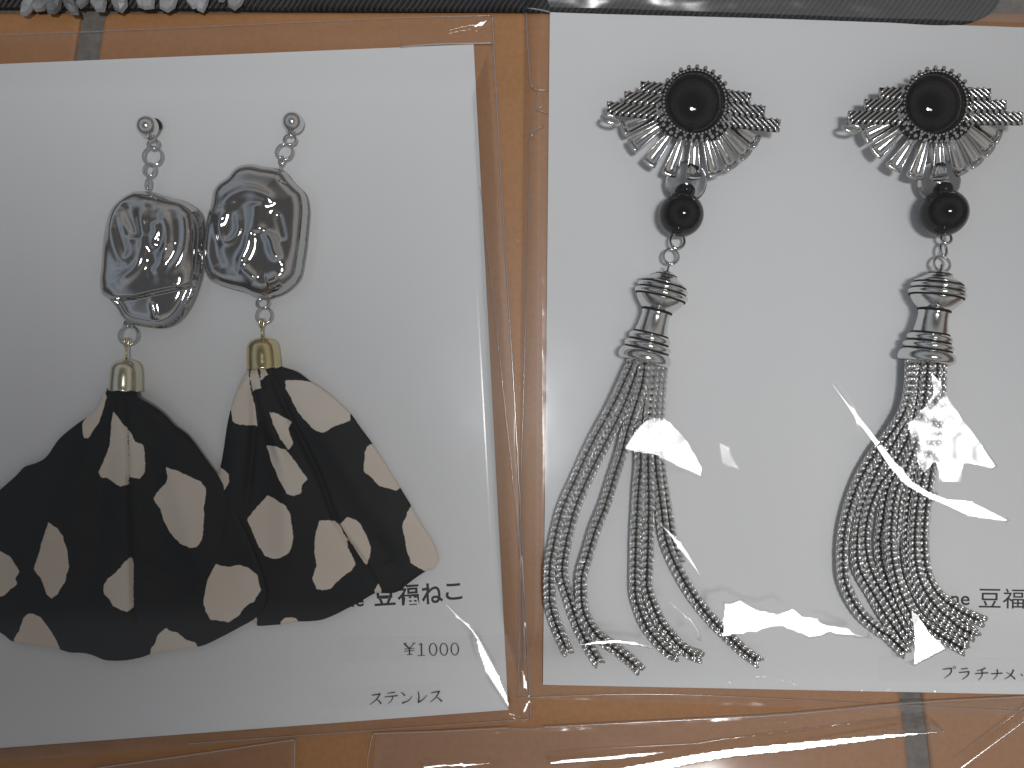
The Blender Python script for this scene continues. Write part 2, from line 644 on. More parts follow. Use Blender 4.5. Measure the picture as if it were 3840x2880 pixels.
ZT = 15.6
rot = math.radians(-3.6)
lt = MB(15)
for ch, b in (("豆", (688, 238, 852, 394)), ("福", (868, 226, 1036, 392)), ("ね", (1056, 220, 1220, 382)), ("こ", (1242, 222, 1370, 350))):
    glyph(lt, ch, boxes(C7, b), ZT, rot, 0.018)
for ch, b in (("e", (545, 334, 608, 402)), ("n", (474, 340, 532, 406)), ("a", (400, 346, 462, 412))):
    glyph(lt, ch, boxes(C7, b), ZT, rot, 0.02)
lt.build("lettering", M['ink'], left_card, smooth=False)
lt = MB(15)
for ch, b in (("豆", (1378, 393, 1532, 525)), ("福", (1547, 391, 1700, 532)), ("ね", (1718, 391, 1868, 532)), ("こ", (1890, 400, 2010, 525))):
    glyph(lt, ch, boxes(C8, b), ZT, math.radians(0.8), 0.004)
for ch, b in (("e", (1250, 442, 1312, 508)), ("n", (1182, 441, 1236, 506)), ("a", (1106, 440, 1164, 506))):
    glyph(lt, ch, boxes(C8, b), ZT, math.radians(0.8), 0.01)
lt.build("lettering", M['ink'], right_card, smooth=False)


def strokes(mb, cropf, k_, z, items):
    for it in items:
        pts, w0, w1 = it[0], it[1], it[2]
        stroke(mb, cropf(pts), w0 * k_, w1 * k_, z, (it[3] * k_) if len(it) > 3 else None)


stainless = [
    ([(735, 1380), (790, 1372), (832, 1364)], 9, 14), ([(832, 1362), (800, 1412), (762, 1452), (714, 1486)], 15, 6),
    ([(790, 1424), (820, 1448), (842, 1476)], 7, 18),
    ([(912, 1357), (955, 1352), (1000, 1346)], 8, 12), ([(880, 1400), (950, 1392), (1030, 1384)], 8, 13), ([(977, 1394), (958, 1440), (920, 1476)], 13, 5),
    ([(1066, 1348), (1090, 1362), (1110, 1386)], 6, 18), ([(1196, 1386), (1150, 1440), (1078, 1470)], 5, 16),
    ([(1262, 1338), (1270, 1400), (1262, 1458)], 12, 16), ([(1258, 1462), (1310, 1432), (1362, 1378)], 16, 5),
    ([(1405, 1352), (1455, 1344), (1502, 1334)], 9, 14), ([(1502, 1333), (1475, 1382), (1442, 1424), (1398, 1456)], 15, 6),
    ([(1464, 1396), (1498, 1420), (1530, 1450)], 7, 18)]
price = [
    ([(1104, 796), (1130, 822), (1162, 852)], 20, 15), ([(1216, 790), (1190, 820), (1162, 852)], 8, 9),
    ([(1162, 850), (1163, 885), (1164, 920)], 15, 15), ([(1104, 858), (1160, 853), (1218, 848)], 7, 7),
    ([(1104, 883), (1160, 878), (1220, 873)], 7, 7), ([(1132, 922), (1165, 919), (1200, 917)], 7, 7),
    ([(1094, 797), (1112, 796), (1128, 794)], 7, 7), ([(1198, 791), (1214, 790), (1232, 788)], 7, 7),
    ([(1297, 794), (1298, 860), (1300, 928)], 16, 16), ([(1264, 812), (1280, 804), (1299, 794)], 5, 12),
    ([(1256, 933), (1300, 930), (1338, 927)], 7, 7)]
platinum = [
    ([(1124, 963), (1155, 958), (1186, 955)], 6, 8), ([(1186, 954), (1178, 992), (1134, 1026)], 9, 3),
    ([(1252, 961), (1278, 958), (1302, 956)], 5, 7), ([(1238, 986), (1275, 982), (1310, 978)], 6, 8), ([(1310, 977), (1300, 1006), (1260, 1036)], 9, 3),
    ([(1426, 953), (1398, 966), (1364, 973)], 9, 3), ([(1352, 993), (1396, 990), (1444, 987)], 6, 8), ([(1402, 968), (1400, 1010), (1374, 1040)], 8, 3),
    ([(1464, 994), (1504, 992), (1546, 989)], 6, 8), ([(1510, 962), (1508, 1005), (1480, 1036)], 8, 3),
    ([(1626, 964), (1604, 1005), (1560, 1032)], 9, 3), ([(1574, 984), (1605, 1002), (1636, 1032)], 4, 10),
    ([(1676, 992), (1682, 1000), (1688, 1010)], 4, 8), ([(1702, 986), (1708, 994), (1712, 1004)], 4, 8), ([(1740, 988), (1730, 1015), (1696, 1040)], 8, 3),
    ([(1780, 975), (1815, 970), (1855, 966)], 6, 8), ([(1775, 1002), (1820, 996), (1862, 990)], 6, 8), ([(1805, 955), (1818, 1000), (1828, 1038)], 8, 6)]

# ---------------------------------------------------------------- clear sleeves
def proj(x, y, z):
    k_ = D / (D - z)
    return CX + (x - CX) * k_, CY + (y - CY) * k_


CAMP = np.array([CX, CY, D])


def ellipsoid(x, y, c, zc, aim=(0, 0)):
    """height of a film that mirrors the lamp into the lens around point c"""
    lampp = (ADDED_KEY if c[1] > 1300 else KEY) + np.array([aim[0], aim[1], 0])
    pc = np.array([c[0], c[1], zc])
    K = np.linalg.norm(CAMP - pc) + np.linalg.norm(lampp - pc)
    z = np.full(x.shape, float(zc))
    for _ in range(6):
        dc = np.sqrt((x - CAMP[0]) ** 2 + (y - CAMP[1]) ** 2 + (z - CAMP[2]) ** 2)
        dl = np.sqrt((x - lampp[0]) ** 2 + (y - lampp[1]) ** 2 + (z - lampp[2]) ** 2)
        g = (z - CAMP[2]) / dc + (z - lampp[2]) / dl
        z = z - (dc + dl - K) / g
    return z


def vnoise(x, y, scale, seed, octs=3):
    out = np.zeros_like(x)
    amp, tot = 1.0, 0.0
    for o in range(octs):
        r = np.random.default_rng(seed * 31 + o)
        T = r.random((64, 64))
        u = x / scale * (2 ** o) + 100; v = y / scale * (2 ** o) + 100
        iu, iv = np.floor(u).astype(int), np.floor(v).astype(int)
        fu, fv = smooth01(u - iu), smooth01(v - iv)
        a = T[iu % 64, iv % 64]; b = T[(iu + 1) % 64, iv % 64]; c = T[iu % 64, (iv + 1) % 64]; d = T[(iu + 1) % 64, (iv + 1) % 64]
        out += amp * ((a * (1 - fu) + b * fu) * (1 - fv) + (c * (1 - fu) + d * fu) * fv - 0.5)
        tot += amp; amp *= 0.5
    return out / tot


def film(name, quad, step, base, patches, parent, ridges=(), wr=1.0, seed=3, matl='film'):
    """quad = TL, TR, BR, BL in dots; base(x, y) -> height"""
    q = np.array(quad, float)
    nu = int(max(np.linalg.norm(q[1] - q[0]), np.linalg.norm(q[2] - q[3])) / step)
    nv = int(max(np.linalg.norm(q[3] - q[0]), np.linalg.norm(q[2] - q[1])) / step)
    u, v = np.meshgrid(np.linspace(0, 1, nu + 1), np.linspace(0, 1, nv + 1))
    u = u.ravel(); v = v.ravel()
    P = (q[0] * ((1 - u) * (1 - v))[:, None] + q[1] * (u * (1 - v))[:, None] + q[2] * (u * v)[:, None] + q[3] * ((1 - u) * v)[:, None])
    x, y = P[:, 0], P[:, 1]
    z = base(x, y)
    z = z + wr * vnoise(x, y, 330, seed, 3) * 10
    eu = np.minimum(u, 1 - u) * np.linalg.norm(q[1] - q[0]); ev = np.minimum(v, 1 - v) * np.linalg.norm(q[3] - q[0])
    ed = np.minimum(eu, ev)
    z = z + 12 * vnoise(x * 0.8, y, 110, seed + 9, 3) * smooth01(ed / 20) * (1 - smooth01((ed - 30) / 60))
    for line, amp, wd in ridges:
        ix, iy = proj(x, y, z)
        d, t = pldist(np.stack([ix, iy], 1), line)
        z = z + amp * np.exp(-(d / wd) ** 2) * np.sin(np.pi * np.clip(t * 0.98 + 0.01, 0, 1)) ** 0.3
    ix, iy = proj(x, y, z)
    I = np.stack([ix, iy], 1)
    zb = z.copy()
    for pt in patches:
        geo, soft = pt['pts'], pt.get('soft', 12.0)
        A = np.array(geo, float)
        line = pt['kind'] == 'streak'
        if line:                                         # long streaks are broken into a few facets
            Ls = catmull([np.array(p) for p in geo], 6.0)
            ns = max(1, int(round(len(Ls) * 6.0 / pt.get('run', 300.0))))
            cs = [Ls[int((i_ + 0.5) * len(Ls) / ns)] for i_ in range(ns)]
        else:
            cs = [A.mean(0)]
        lo, hi = A.min(0) - 160, A.max(0) + 160
        sel = np.where((ix > lo[0]) & (ix < hi[0]) & (iy > lo[1]) & (iy < hi[1]))[0]
        if len(sel) == 0:
            continue
        dd = ((I[sel][:, None, :] - np.array(cs)[None, :, :]) ** 2).sum(2)
        near = dd.argmin(1)
        E = np.zeros(len(sel))
        for i_, c in enumerate(cs):
            j = dd[:, i_].argmin()
            e_ = ellipsoid(x[sel], y[sel], (x[sel][j], y[sel][j]), zb[sel][j] + pt.get('lift', 0), pt.get('aim', (0, 0)))
            E += (near == i_) * e_
        E = E + pt.get('wrinkle', 0.5) * vnoise(x[sel], y[sel], 64, seed + 5, 2)
        ex_, ey_ = proj(x[sel], y[sel], E)
        J = np.stack([ex_, ey_], 1)
        if line:
            d, t = pldist(J, geo)
            hw = np.interp(t, np.linspace(0, 1, len(pt['w'])), pt['w']) + step * 0.6
            wgt = np.where(d < hw, 1.0, smooth01(1 - (d - hw) / soft))
        else:
            s_ = sdf(J, geo) + pt.get('rag', 4.0) * 2 * vnoise(x[sel], y[sel], 34, seed + 2, 2)
            wgt = np.where(s_ >= 0, 1.0, smooth01((s_ + soft) / soft))
        E = np.maximum(E, 22.0)
        z[sel] = z[sel] * (1 - wgt) + E * wgt
    mb = MB(0)
    F = []
    for jv in range(nv):
        r0 = jv * (nu + 1)
        F += [(r0 + i, r0 + i + 1, r0 + nu + 2 + i, r0 + nu + 1 + i) for i in range(nu)]
    mb.v = list(zip(x.tolist(), y.tolist(), z.tolist()))
    mb.f = F
    mb.mi = [0] * len(F)
    return mb.build(name, M[matl], parent)


def bump2(x, y, cx, cy, sx, sy, h):
    return h * np.exp(-(((x - cx) / sx) ** 2 + ((y - cy) / sy) ** 2))


def seam(parent, pts, r=3.0, z=8.0, matl='seam', name="seam", jitter=0.0):
    P = catmull([np.array(p, float) for p in pts], 14)
    if jitter:
        P = P + rng.normal(0, jitter, P.shape)
    mb = MB(z)
    mb.tube([(p[0], p[1], z) for p in P], r, 6)
    return mb.build(name, M[matl], parent)


def sheet(parent, poly, z, name="back_sheet", matl='film_back'):
    mb = MB(z)
    mb.add([(p[0], p[1], z) for p in poly], [tuple(range(len(poly)))])
    return mb.build(name, M[matl], parent, smooth=False)


def poly(pts, **kw):
    return dict(kind='poly', pts=pts, **kw)


def streak(pts, w_, **kw):
    return dict(kind='streak', pts=pts, w=w_, **kw)


# left sleeve
LQ = [(-420, 150), (1846, 58), (1992, 2702), (-420, 2880)]
sl = thing("clear_sleeve", "clear plastic sleeve over the cloth earrings card, with the price sticker", "sleeve", 900, 1400, 3,
           "clear plastic sleeves")
sheet(sl, [LQ[0], LQ[1], LQ[2], LQ[3]], 2.5)


def base_left(x, y):
    ex = np.minimum.reduce([x + 420, ((1850 + (y - 60) * 0.054) - x) * 3, y - 110, ((2800 - (x) * 0.05) - y) * 0.6])
    return 19 + 136 * smooth01(ex / 330)


LP = [streak(C7([(1240, 380), (1360, 500), (1450, 590), (1490, 650)]), [2, 4, 6, 8], soft=10),
      streak(C7([(1495, 660), (1530, 760), (1580, 870), (1630, 970), (1700, 1100), (1730, 1180)]), [9, 16, 19, 17, 12, 5], soft=10),
      poly([(1840, 66), (1790, 82), (1768, 94), (1782, 120), (1815, 97)], soft=5, lift=8),
      streak([(1681, 114), (1722, 103), (1775, 92)], [2, 3, 3], soft=4, lift=8),
      poly([(1952, 2505), (1966, 2520), (1980, 2560), (1984, 2604), (1962, 2580)], soft=4, lift=6),
      poly([(1986, 2612), (1990, 2640), (1978, 2672), (1955, 2688), (1957, 2660)], soft=4, lift=6),
      poly([(1895, 2672), (1912, 2680), (1950, 2698), (1925, 2702)], soft=4, lift=6),
      streak([(1932, 1480), (1950, 1900), (1962, 2200), (1972, 2480)], [0.4, 1.2, 0.6, 2, 1], soft=4, run=260, lift=5)]
film("front_film", LQ, 5.0, base_left, LP, sl, wr=0.3, seed=3)
seam(sl, [(1846, 60), (1880, 700), (1935, 1600), (1990, 2690)], 3.0, 6, jitter=0.5)
seam(sl, [(1800, 700), (1880, 1400), (1952, 2100), (1966, 2500)], 1.2, 24, jitter=0.8)
seam(sl, [(-400, 148), (600, 108), (1400, 72), (1846, 58)], 1.4, 6)
seam(sl, [(1500, 176), (1640, 165), (1850, 161)], 3.2, 20)
seam(sl, [(1990, 2696), (1900, 2702), (1400, 2738), (700, 2790)], 1.6, 7)

# price and material stickers: clear label tape with print, on the sleeve
ZS = 19
mb = MB(ZS)
mb.prism([(1275, 2392), (1952, 2380), (1956, 2442), (1975, 2470), (1280, 2484)][:2] + [(1956, 2478), (1277, 2484)], 18, 18.6)
ZP = 19.2


def on_film(pts, z):
    return pts


lt = MB(ZP)
strokes(lt, CT, 0.3316, ZP, price)
for cx_, cy_ in ((1430, 861), (1551, 860), (1675, 858)):
    (a, b), = CT([(cx_, cy_)])
    oval_digit(lt, a, b, 48 * 0.3316, 72 * 0.3316, 15 * 0.3316, 6.5 * 0.3316, ZP, -0.05)
ps = mb.build("price_sticker", M['tape'], sl, smooth=False)
lt.build("lettering", M['ink'], ps, smooth=False)
mb = MB(ZS)
mb.prism([(1190, 2585), (1650, 2560), (1655, 2640), (1195, 2662)], 18, 18.6)
ms = mb.build("material_sticker", M['tape'], sl, smooth=False)
lt = MB(ZP)
strokes(lt, CT, 0.3316, ZP, stainless)
lt.build("lettering", M['ink'], ms, smooth=False)

# right sleeve
RQ = [(1974, -220), (4180, -220), (4180, 2690), (1942, 2616)]
sr = thing("clear_sleeve", "glossy clear sleeve over the cabochon tassel earrings card, with bright white glints", "sleeve", 2950, 1400, 3,
           "clear plastic sleeves")
sheet(sr, RQ, 3.5)


def base_right(x, y):
    ex = np.minimum.reduce([(x - 1950) * 3.2, 4180 - x, y + 220, (2600 - y) * 0.6])
    q = np.clip((x - 2700) / 300, 0, 1)
    slope = -0.11 * (x - 1955) * (x < 2700) + (x >= 2700) * (-0.11 * 745 - 0.11 * (np.minimum(x, 3000) - 2700) * (1 - q / 2))
    return 18 + smooth01(ex / 230) * (288 + slope)


C5b = crop(1950, 1350, 0.4521)
C6b = crop(1950, 1900, 0.4521)
C7b = crop(2940, 1350, 0.452)
CB = crop(2000, 2450, 0.8318)
RP = [poly(C5b([(850, 745), (930, 610), (1040, 490), (1120, 475), (1250, 510), (1400, 680), (1520, 890), (1500, 970), (1300, 880), (1150, 790), (950, 765)]), soft=16, wrinkle=2.2),
      poly(C5b([(1650, 680), (1720, 730), (1790, 840), (1830, 910), (1740, 880), (1670, 850)]), soft=20, aim=(1350, 0)),
      poly(C7b([(1210, 60), (1330, 260), (1500, 500), (1650, 700), (1770, 880), (1720, 910), (1500, 860), (1480, 1020), (1310, 1010), (1250, 850),
                (1160, 960), (1100, 850), (1050, 700), (1020, 520), (1150, 400), (1230, 280)]), soft=12, wrinkle=4.2),
      streak(C7b([(400, 200), (540, 390), (650, 530), (780, 700), (900, 870), (1050, 1030), (1200, 1120), (1350, 1180), (1500, 1220), (1650, 1270), (1850, 1330)]),
             [1, 4, 9, 13, 16, 14, 13, 14, 26, 22, 5], soft=9),
      poly(C6b([(1690, 790), (1830, 780), (2000, 845), (2150, 875)]) + C8([(20, 545), (60, 528), (130, 580), (220, 600), (300, 630), (450, 670), (620, 745), (480, 728), (330, 715), (200, 745), (120, 715), (0, 672)])
           + C6b([(2100, 1000), (1950, 1045), (1700, 1080), (1660, 1092)]), soft=12, wrinkle=2.6, rag=10),
      poly(C8([(890, 530), (960, 570), (1040, 700), (1170, 820), (1080, 860), (930, 940), (910, 930), (915, 750)]), soft=7, wrinkle=1.6),
      streak(C6b([(500, 1150), (650, 1125), (800, 1120), (950, 1135), (1100, 1170)]), [3, 8, 8, 6, 2], soft=6),
      streak(C6b([(1100, 80), (1180, 160), (1250, 230), (1370, 380), (1450, 500), (1500, 580)]), [2, 4, 7, 9, 6, 2], soft=6),
      streak(C6b([(1230, 780), (1320, 860), (1420, 950), (1480, 1040), (1500, 1110)]), [1, 1.5, 3, 3, 2], soft=5),
      streak(CB([(820, 117), (870, 116), (888, 130), (880, 150), (840, 165), (790, 164)]), [1.5] * 4, soft=4, run=25),
      streak(CB([(1000, 106), (1050, 105)]), [3, 3], soft=4, run=25),
      streak(CB([(1062, 150), (1075, 130), (1120, 120), (1170, 130), (1182, 150), (1160, 162), (1100, 163), (1066, 158)]), [1.6] * 4, soft=4, run=25),
      streak(CB([(1480, 172), (1590, 174), (1650, 152), (1718, 140)]), [1.5] * 4, soft=4, run=30),
      streak(CB([(1810, 175), (1920, 166), (2060, 147)]), [1.8] * 4, soft=4, run=30)]
mb = MB(ZS)
mb.prism([(3295, 2462), (3990, 2468), (3988, 2562), (3293, 2556)], 18, 18.6)
ms = mb.build("material_sticker", M['tape'], sr, smooth=False)
lt = MB(ZP)
strokes(lt, C8, 0.5303, ZP, platinum)
(px_, py_), = C8([(1206, 950)])
oval_digit(lt, px_, py_, 11 * 0.5303, 11 * 0.5303, 3.5 * 0.5303, 3.5 * 0.5303, ZP)
lt.build("lettering", M['ink'], ms, smooth=False)
film("front_film", RQ, 4.2, base_right, RP, sr, wr=0.3, seed=8)
M['haze_film'] = film_mat('haze_sheet_film', 0.035, 0.10, 0.2)  # added sheet whose white haze lightens the dark cloth behind it
film("haze_sheet", [(1976, -220), (4180, -220), (4180, 112), (2060, 40)], 14, lambda x, y: 34 + 8 * smooth01((40 + (x - 2060) * 0.034 - y) / 60), [], sr, wr=1.6, seed=31, matl='haze_film')
seam(sr, [(1974, -100), (1972, 0), (1976, 120), (1988, 300), (1996, 330)], 3.2, 6, jitter=0.4)
seam(sr, [(1996, 330), (2014, 337), (2056, 338)], 2.0, 12)
seam(sr, [(2014, 340), (2010, 400), (2000, 470), (1990, 520), (1984, 700), (1976, 1000), (1965, 1400), (1952, 1900), (1942, 2616)], 1.8, 7, jitter=0.5)
seam(sr, [(1990, 518), (2005, 490), (2040, 472)], 3.0, 14)
seam(sr, [(2040, 365), (2032, 400), (2005, 410), (2030, 416), (2056, 426)], 1.4, 14)
seam(sr, [(1974, 30), (2020, 36), (2066, 46)], 4.0, 18)
seam(sr, [(1942, 2616), (2500, 2604), (3300, 2640), (4100, 2680)], 1.5, 6)

# sleeves whose upper edges enter at the bottom
sb = thing("clear_sleeve", "clear sleeve with a long white glint, below the tassel earrings card", "sleeve", 2900, 2880, 3,
           "clear plastic sleeves")
BQ = [(1412, 2752), (4180, 2592), (4300, 3500), (1360, 3500)]
sheet(sb, BQ, 18.0)


def base_bot(x, y):
    top = 2752 - (x - 1412) * 0.058
    return 24 + 70 * smooth01((y - top) / 500)


BP = [streak(CB([(80, 495), (240, 480), (400, 466), (620, 448), (880, 432)]), [7, 9, 8, 6, 2], soft=7, run=900, lift=26),
      streak(CB([(300, 560), (500, 522), (700, 480), (880, 450), (1200, 418), (1400, 396), (1600, 374), (1850, 354)]), [24, 22, 18, 17, 16, 13, 9, 2], soft=9, run=1300, lift=60),
      streak(CB([(1850, 580), (1930, 517), (2070, 412), (2212, 308), (2300, 250)]), [7, 6, 5, 4, 3], soft=6, run=900, lift=30),
      streak([(1590, 2878), (1640, 2872), (1760, 2868), (1880, 2858)], [5, 5, 3, 1], soft=6)]
film("front_film", BQ, 4.5, base_bot, BP, sb, wr=0.4, seed=14, matl='bottom_film')
seam(sb, [(2034, 2728), (2500, 2704), (2950, 2680), (3400, 2638), (3840, 2614), (4180, 2596)], 2.6, 22, jitter=0.3)
seam(sb, [(1400, 2752), (1640, 2744), (1912, 2730)], 2.6, 22, jitter=0.3)
seam(sb, [(1397, 2752), (1388, 2800), (1376, 2900), (1360, 3400)], 2.6, 20)
seam(sb, [(2034, 2730), (1980, 2736), (1912, 2732)], 1.2, 20)

sc2 = thing("clear_sleeve", "corner of a clear sleeve lying on tile below the cloth earrings card", "sleeve", 700, 2880, 3,
            "clear plastic sleeves")
CQ = [(330, 2884), (1106, 2772), (1104, 3500), (300, 3500)]
sheet(sc2, CQ, 14.0)
film("front_film", CQ, 12, lambda x, y: 18 + 30 * smooth01((y - (2884 - (x - 330) * 0.144)) / 400), [], sc2, wr=1.0, seed=22)
seam(sc2, [(330, 2886), (700, 2834), (1106, 2774)], 2.6, 17)
seam(sc2, [(1106, 2774), (1105, 2880), (1104, 3400)], 2.6, 17)

# ---------------------------------------------------------------- cloth earrings
def ridge_sum(P, items, rs_=1.0, ws_=1.0):
    z = np.zeros(len(P))
    for line, amp, wd in items:
        d, t = pldist(P, catmull([np.array(p_) for p_ in line], 14.0))
        z += amp * rs_ * np.exp(-(d / (wd * ws_)) ** 2) * np.clip(np.sin(np.pi * np.clip(t, 0.06, 0.94)) * 1.8, 0, 1)
    return z


def nugget(outline, H, rim, features, parent, z_mid, steps=()):
    o = round_poly(outline, 7)
    V, F = fill(o, 5.0)
    d = np.maximum(sdf(V, o), 0)
    d[:len(o)] = 0
    prof = np.sqrt(np.clip(1 - (1 - np.clip(d / rim, 0, 1)) ** 2, 0, 1))
    z = H * (prof * 0.86 + 0.14 * smooth01(d / 110)) + ridge_sum(V, features, 0.66, 2.4) * smooth01(d / (rim * 0.9)) + 8 * vnoise(V[:, 0], V[:, 1], 170, 5, 1) * prof
    for line, drop, wd in steps:                         # height lower on the far side of a line (below it)
        A = np.array(line)
        yl = np.interp(V[:, 0], A[:, 0], A[:, 1])
        z -= drop * smooth01((V[:, 1] - yl) / wd) * smooth01(d / 30)
    zb = -0.35 * H * np.sqrt(np.clip(1 - (1 - np.clip(d / (rim * 0.8), 0, 1)) ** 2, 0, 1))
    mb = MB(z_mid + 20)
    n = len(V)
    mb.v = [(V[i, 0], V[i, 1], z_mid + z[i]) for i in range(n)] + [(V[i, 0], V[i, 1], z_mid + zb[i]) for i in range(n)]
    e = {}
    for f in F:
        for i in range(3):
            a, b = f[i], f[(i + 1) % 3]
            e[(a, b)] = 1
    bd = [(a, b) for (a, b) in e if (b, a) not in e]
    mb.f = [tuple(f) for f in F] + [tuple(n + i for i in reversed(f)) for f in F] + [(b, a, n + a, n + b) for a, b in bd]
    mb.mi = [0] * len(mb.f)
    return mb.build("nugget_bead", M['chrome'], parent)


def cloth_piece(outline, spots, folds, apex, parent, z0, order, seed):
    o = round_poly(outline, 9)
    V, F = fill(o, 8.0)
    sp_ = np.full(len(V), -60.0)
    for s_ in spots:
        sp_ = np.maximum(sp_, np.clip(sdf(V, s_), -60, 60))
    ang = np.arctan2(V[:, 1] - apex[1], V[:, 0] - apex[0])
    rad = np.hypot(V[:, 0] - apex[0], V[:, 1] - apex[1])
    z = z0 + 30 * np.exp(-(rad / 160) ** 2)
    z += (np.sin(ang * 7 + seed) * 6 + np.sin(ang * 13 + seed * 2) * 2) * smooth01(rad / 120) * (1 - 0.35 * smooth01(rad / 900))
    z += ridge_sum(V, folds, 1.35) + vnoise(V[:, 0], V[:, 1], 260, seed, 3) * 14
    d = np.abs(sdf(V, o))
    z -= 6 * np.exp(-(d / 10) ** 2)
    mb = MB(z0 + 5)
    n = len(V)
    mb.v = [(V[i, 0], V[i, 1], z[i]) for i in range(n)] + [(V[i, 0], V[i, 1], z[i] - 6) for i in range(n)]
    e = set()
    for f in F:
        for i in range(3):
            e.add((f[i], f[(i + 1) % 3]))
    bd = [(a, b) for (a, b) in e if (b, a) not in e]
    mb.f = [tuple(f) for f in F] + [tuple(n + i for i in reversed(f)) for f in F] + [(b, a, n + a, n + b) for a, b in bd]
    mb.mi = [0] * len(mb.f)
    mb.attr = np.concatenate([sp_, sp_])
    return mb.build("spotted_cloth", M['cloth'], parent)


def gold_cap(parent, top, bot, hw, eye0, z, gm='gold'):
    mb = MB(z)
    ln = math.dist(top, bot)
    prof = [(-2, 7), (0, hw * 0.25), (4, hw * 0.50), (10, hw * 0.70), (20, hw * 0.84), (34, hw * 0.93), (ln * 0.55, hw * 0.97), (ln * 0.8, hw * 0.99), (ln - 6, hw),
            (ln, hw * 1.03), (ln + 1, hw * 0.97), (ln - 10, hw * 0.93), (ln * 0.5, hw * 0.88)]
    mb.lathe((top[0], top[1], z), (bot[0], bot[1], z), prof, 48, scallop=lambda k_, a: (4.5 * abs(math.sin(a * 4)) - 3) if k_ in (8, 9, 10, 11) else 0)
    cap = mb.build("tassel_cap", M[gm], parent)
    mb = MB(z)
    mb.torus((eye0[0], eye0[1], z), 8.5, 15, 4.2, rot=0.05)
    mb.tube([(eye0[0], eye0[1] + 15, z), ((eye0[0] + top[0]) / 2, (eye0[1] + 15 + top[1]) / 2, z), (top[0], top[1] + 4, z)], 4.6)
    mb.build("cap_eye", M['gold'], cap)


def ring(parent, c, rx, ry, mr, z, rot=0.0, tilt=0.25, roll=0.0, name="jump_ring"):
    mb = MB(z)
    mb.torus((c[0], c[1], z), rx - mr, ry - mr, mr, rot, tilt, roll)
    return mb.build(name, M['wire'], parent)


# first cloth earring (left)
e1 = thing("earring", "spotted cloth fan earring, the one whose fan runs out of the left side", "earring", 480, 1250, 15,
           "earrings with spotted cloth fans")
mb = MB(60); mb.sphere((553, 475, 60), 41, 32, 20); mb.build("ball_stud", M['silver'], e1)
mb = MB(30); mb.sphere((590, 467, 34), 18, 16, 10, sc=(0.95, 1.35, 0.7), rot=-0.5); mb.tube([(590, 467, 30), (570, 472, 45), (556, 475, 55)], 4)
mb.build("stud_back", M['rubber'], e1)
mb = MB(52); mb.torus((566, 519, 50), 9, 12, 4, tilt=0.5); mb.build("stud_loop", M['wire'], e1)
ring(e1, (573, 540), 24, 27, 5.2, 50, tilt=0.4)
ring(e1, (572, 586), 39, 41, 5.4, 44, rot=0.1, tilt=0.15, roll=0.1)
ring(e1, (559, 637), 26, 32, 5.4, 52, rot=-0.1, tilt=0.3)
ring(e1, (554, 690), 13, 25, 4.6, 52, name="bead_eye")
n1 = C2([(440, 742), (500, 736), (580, 742), (660, 765), (750, 790), (840, 812), (910, 845), (970, 895), (1005, 970), (1020, 1080), (1015, 1200), (1000, 1320), (985, 1440), (945, 1580), (925, 1630)]) \
    + C3([(890, 110), (835, 190), (770, 250), (680, 285), (580, 285), (480, 268), (400, 245), (345, 205), (300, 130), (240, 60)]) \
    + C2([(175, 1600), (158, 1500), (170, 1370), (182, 1200), (202, 1060), (232, 940), (275, 860), (350, 790)])
f1 = [(C2([(345, 880), (400, 1010), (440, 1090), (480, 1190), (480, 1290), (420, 1335), (370, 1290), (330, 1180), (305, 1030), (330, 890)]), 15, 9),
      (C2([(450, 830), (440, 960), (500, 1080), (520, 1180)]), -22, 14), (C2([(290, 900), (290, 1050), (320, 1250), (300, 1400)]), -12, 8),
      (C2([(590, 850), (560, 1000), (570, 1200), (550, 1350), (470, 1450), (300, 1540)]), 20, 10),
      (C2([(640, 860), (600, 960), (585, 1080), (600, 1220), (650, 1330)]), -14, 6),
      (C2([(680, 920), (740, 980), (775, 1080), (765, 1200), (710, 1310), (650, 1340)]), 15, 8),
      (C2([(660, 1000), (690, 1090), (660, 1180), (680, 1260)]), 14, 8), (C2([(720, 1020), (735, 1120), (720, 1200)]), -9, 6),
      (C2([(780, 880), (830, 980), (850, 1120), (820, 1260)]), -12, 7), (C2([(870, 860), (925, 1000), (920, 1200), (850, 1360), (720, 1480)]), 16, 10),
      (C2([(800, 1180), (760, 1290), (700, 1400), (630, 1440)]), 13, 7), (C2([(960, 950), (975, 1150), (940, 1400)]), -9, 7),
      (C3([(610, 60), (640, 240)]), 12, 5), (C2([(620, 1380), (680, 1490), (600, 1540)]), -8, 7)]
f1 = [f1[i] for i in (0, 1, 3, 5, 6, 9, 10, 12)]
nugget(n1, 72, 54, f1, e1, 68, steps=[(C2([(140, 1590), (300, 1625), (480, 1620), (700, 1570), (880, 1530), (1000, 1490)]), 34, 14)])
mb = MB(100); mb.tube([C2([(570, 745)])[0] + (78,), C2([(610, 790)])[0] + (112,), C2([(660, 825)])[0] + (128,)], [3.5, 3.5, 3])
mb.build("bead_wire", M['wire'], e1)
mb = MB(52); mb.torus((478, 1212, 54), 11, 14, 4.2, tilt=0.6); mb.torus((482, 1219, 50), 13, 9, 4, tilt=0.2); mb.build("bead_eye", M['wire'], e1)
ring(e1, (482, 1258), 38, 41, 5.4, 48, rot=0.3, tilt=0.2, roll=0.2)
gold_cap(e1, (474, 1348), (470, 1466), 59, (474, 1284), 62, 'pale_gold')
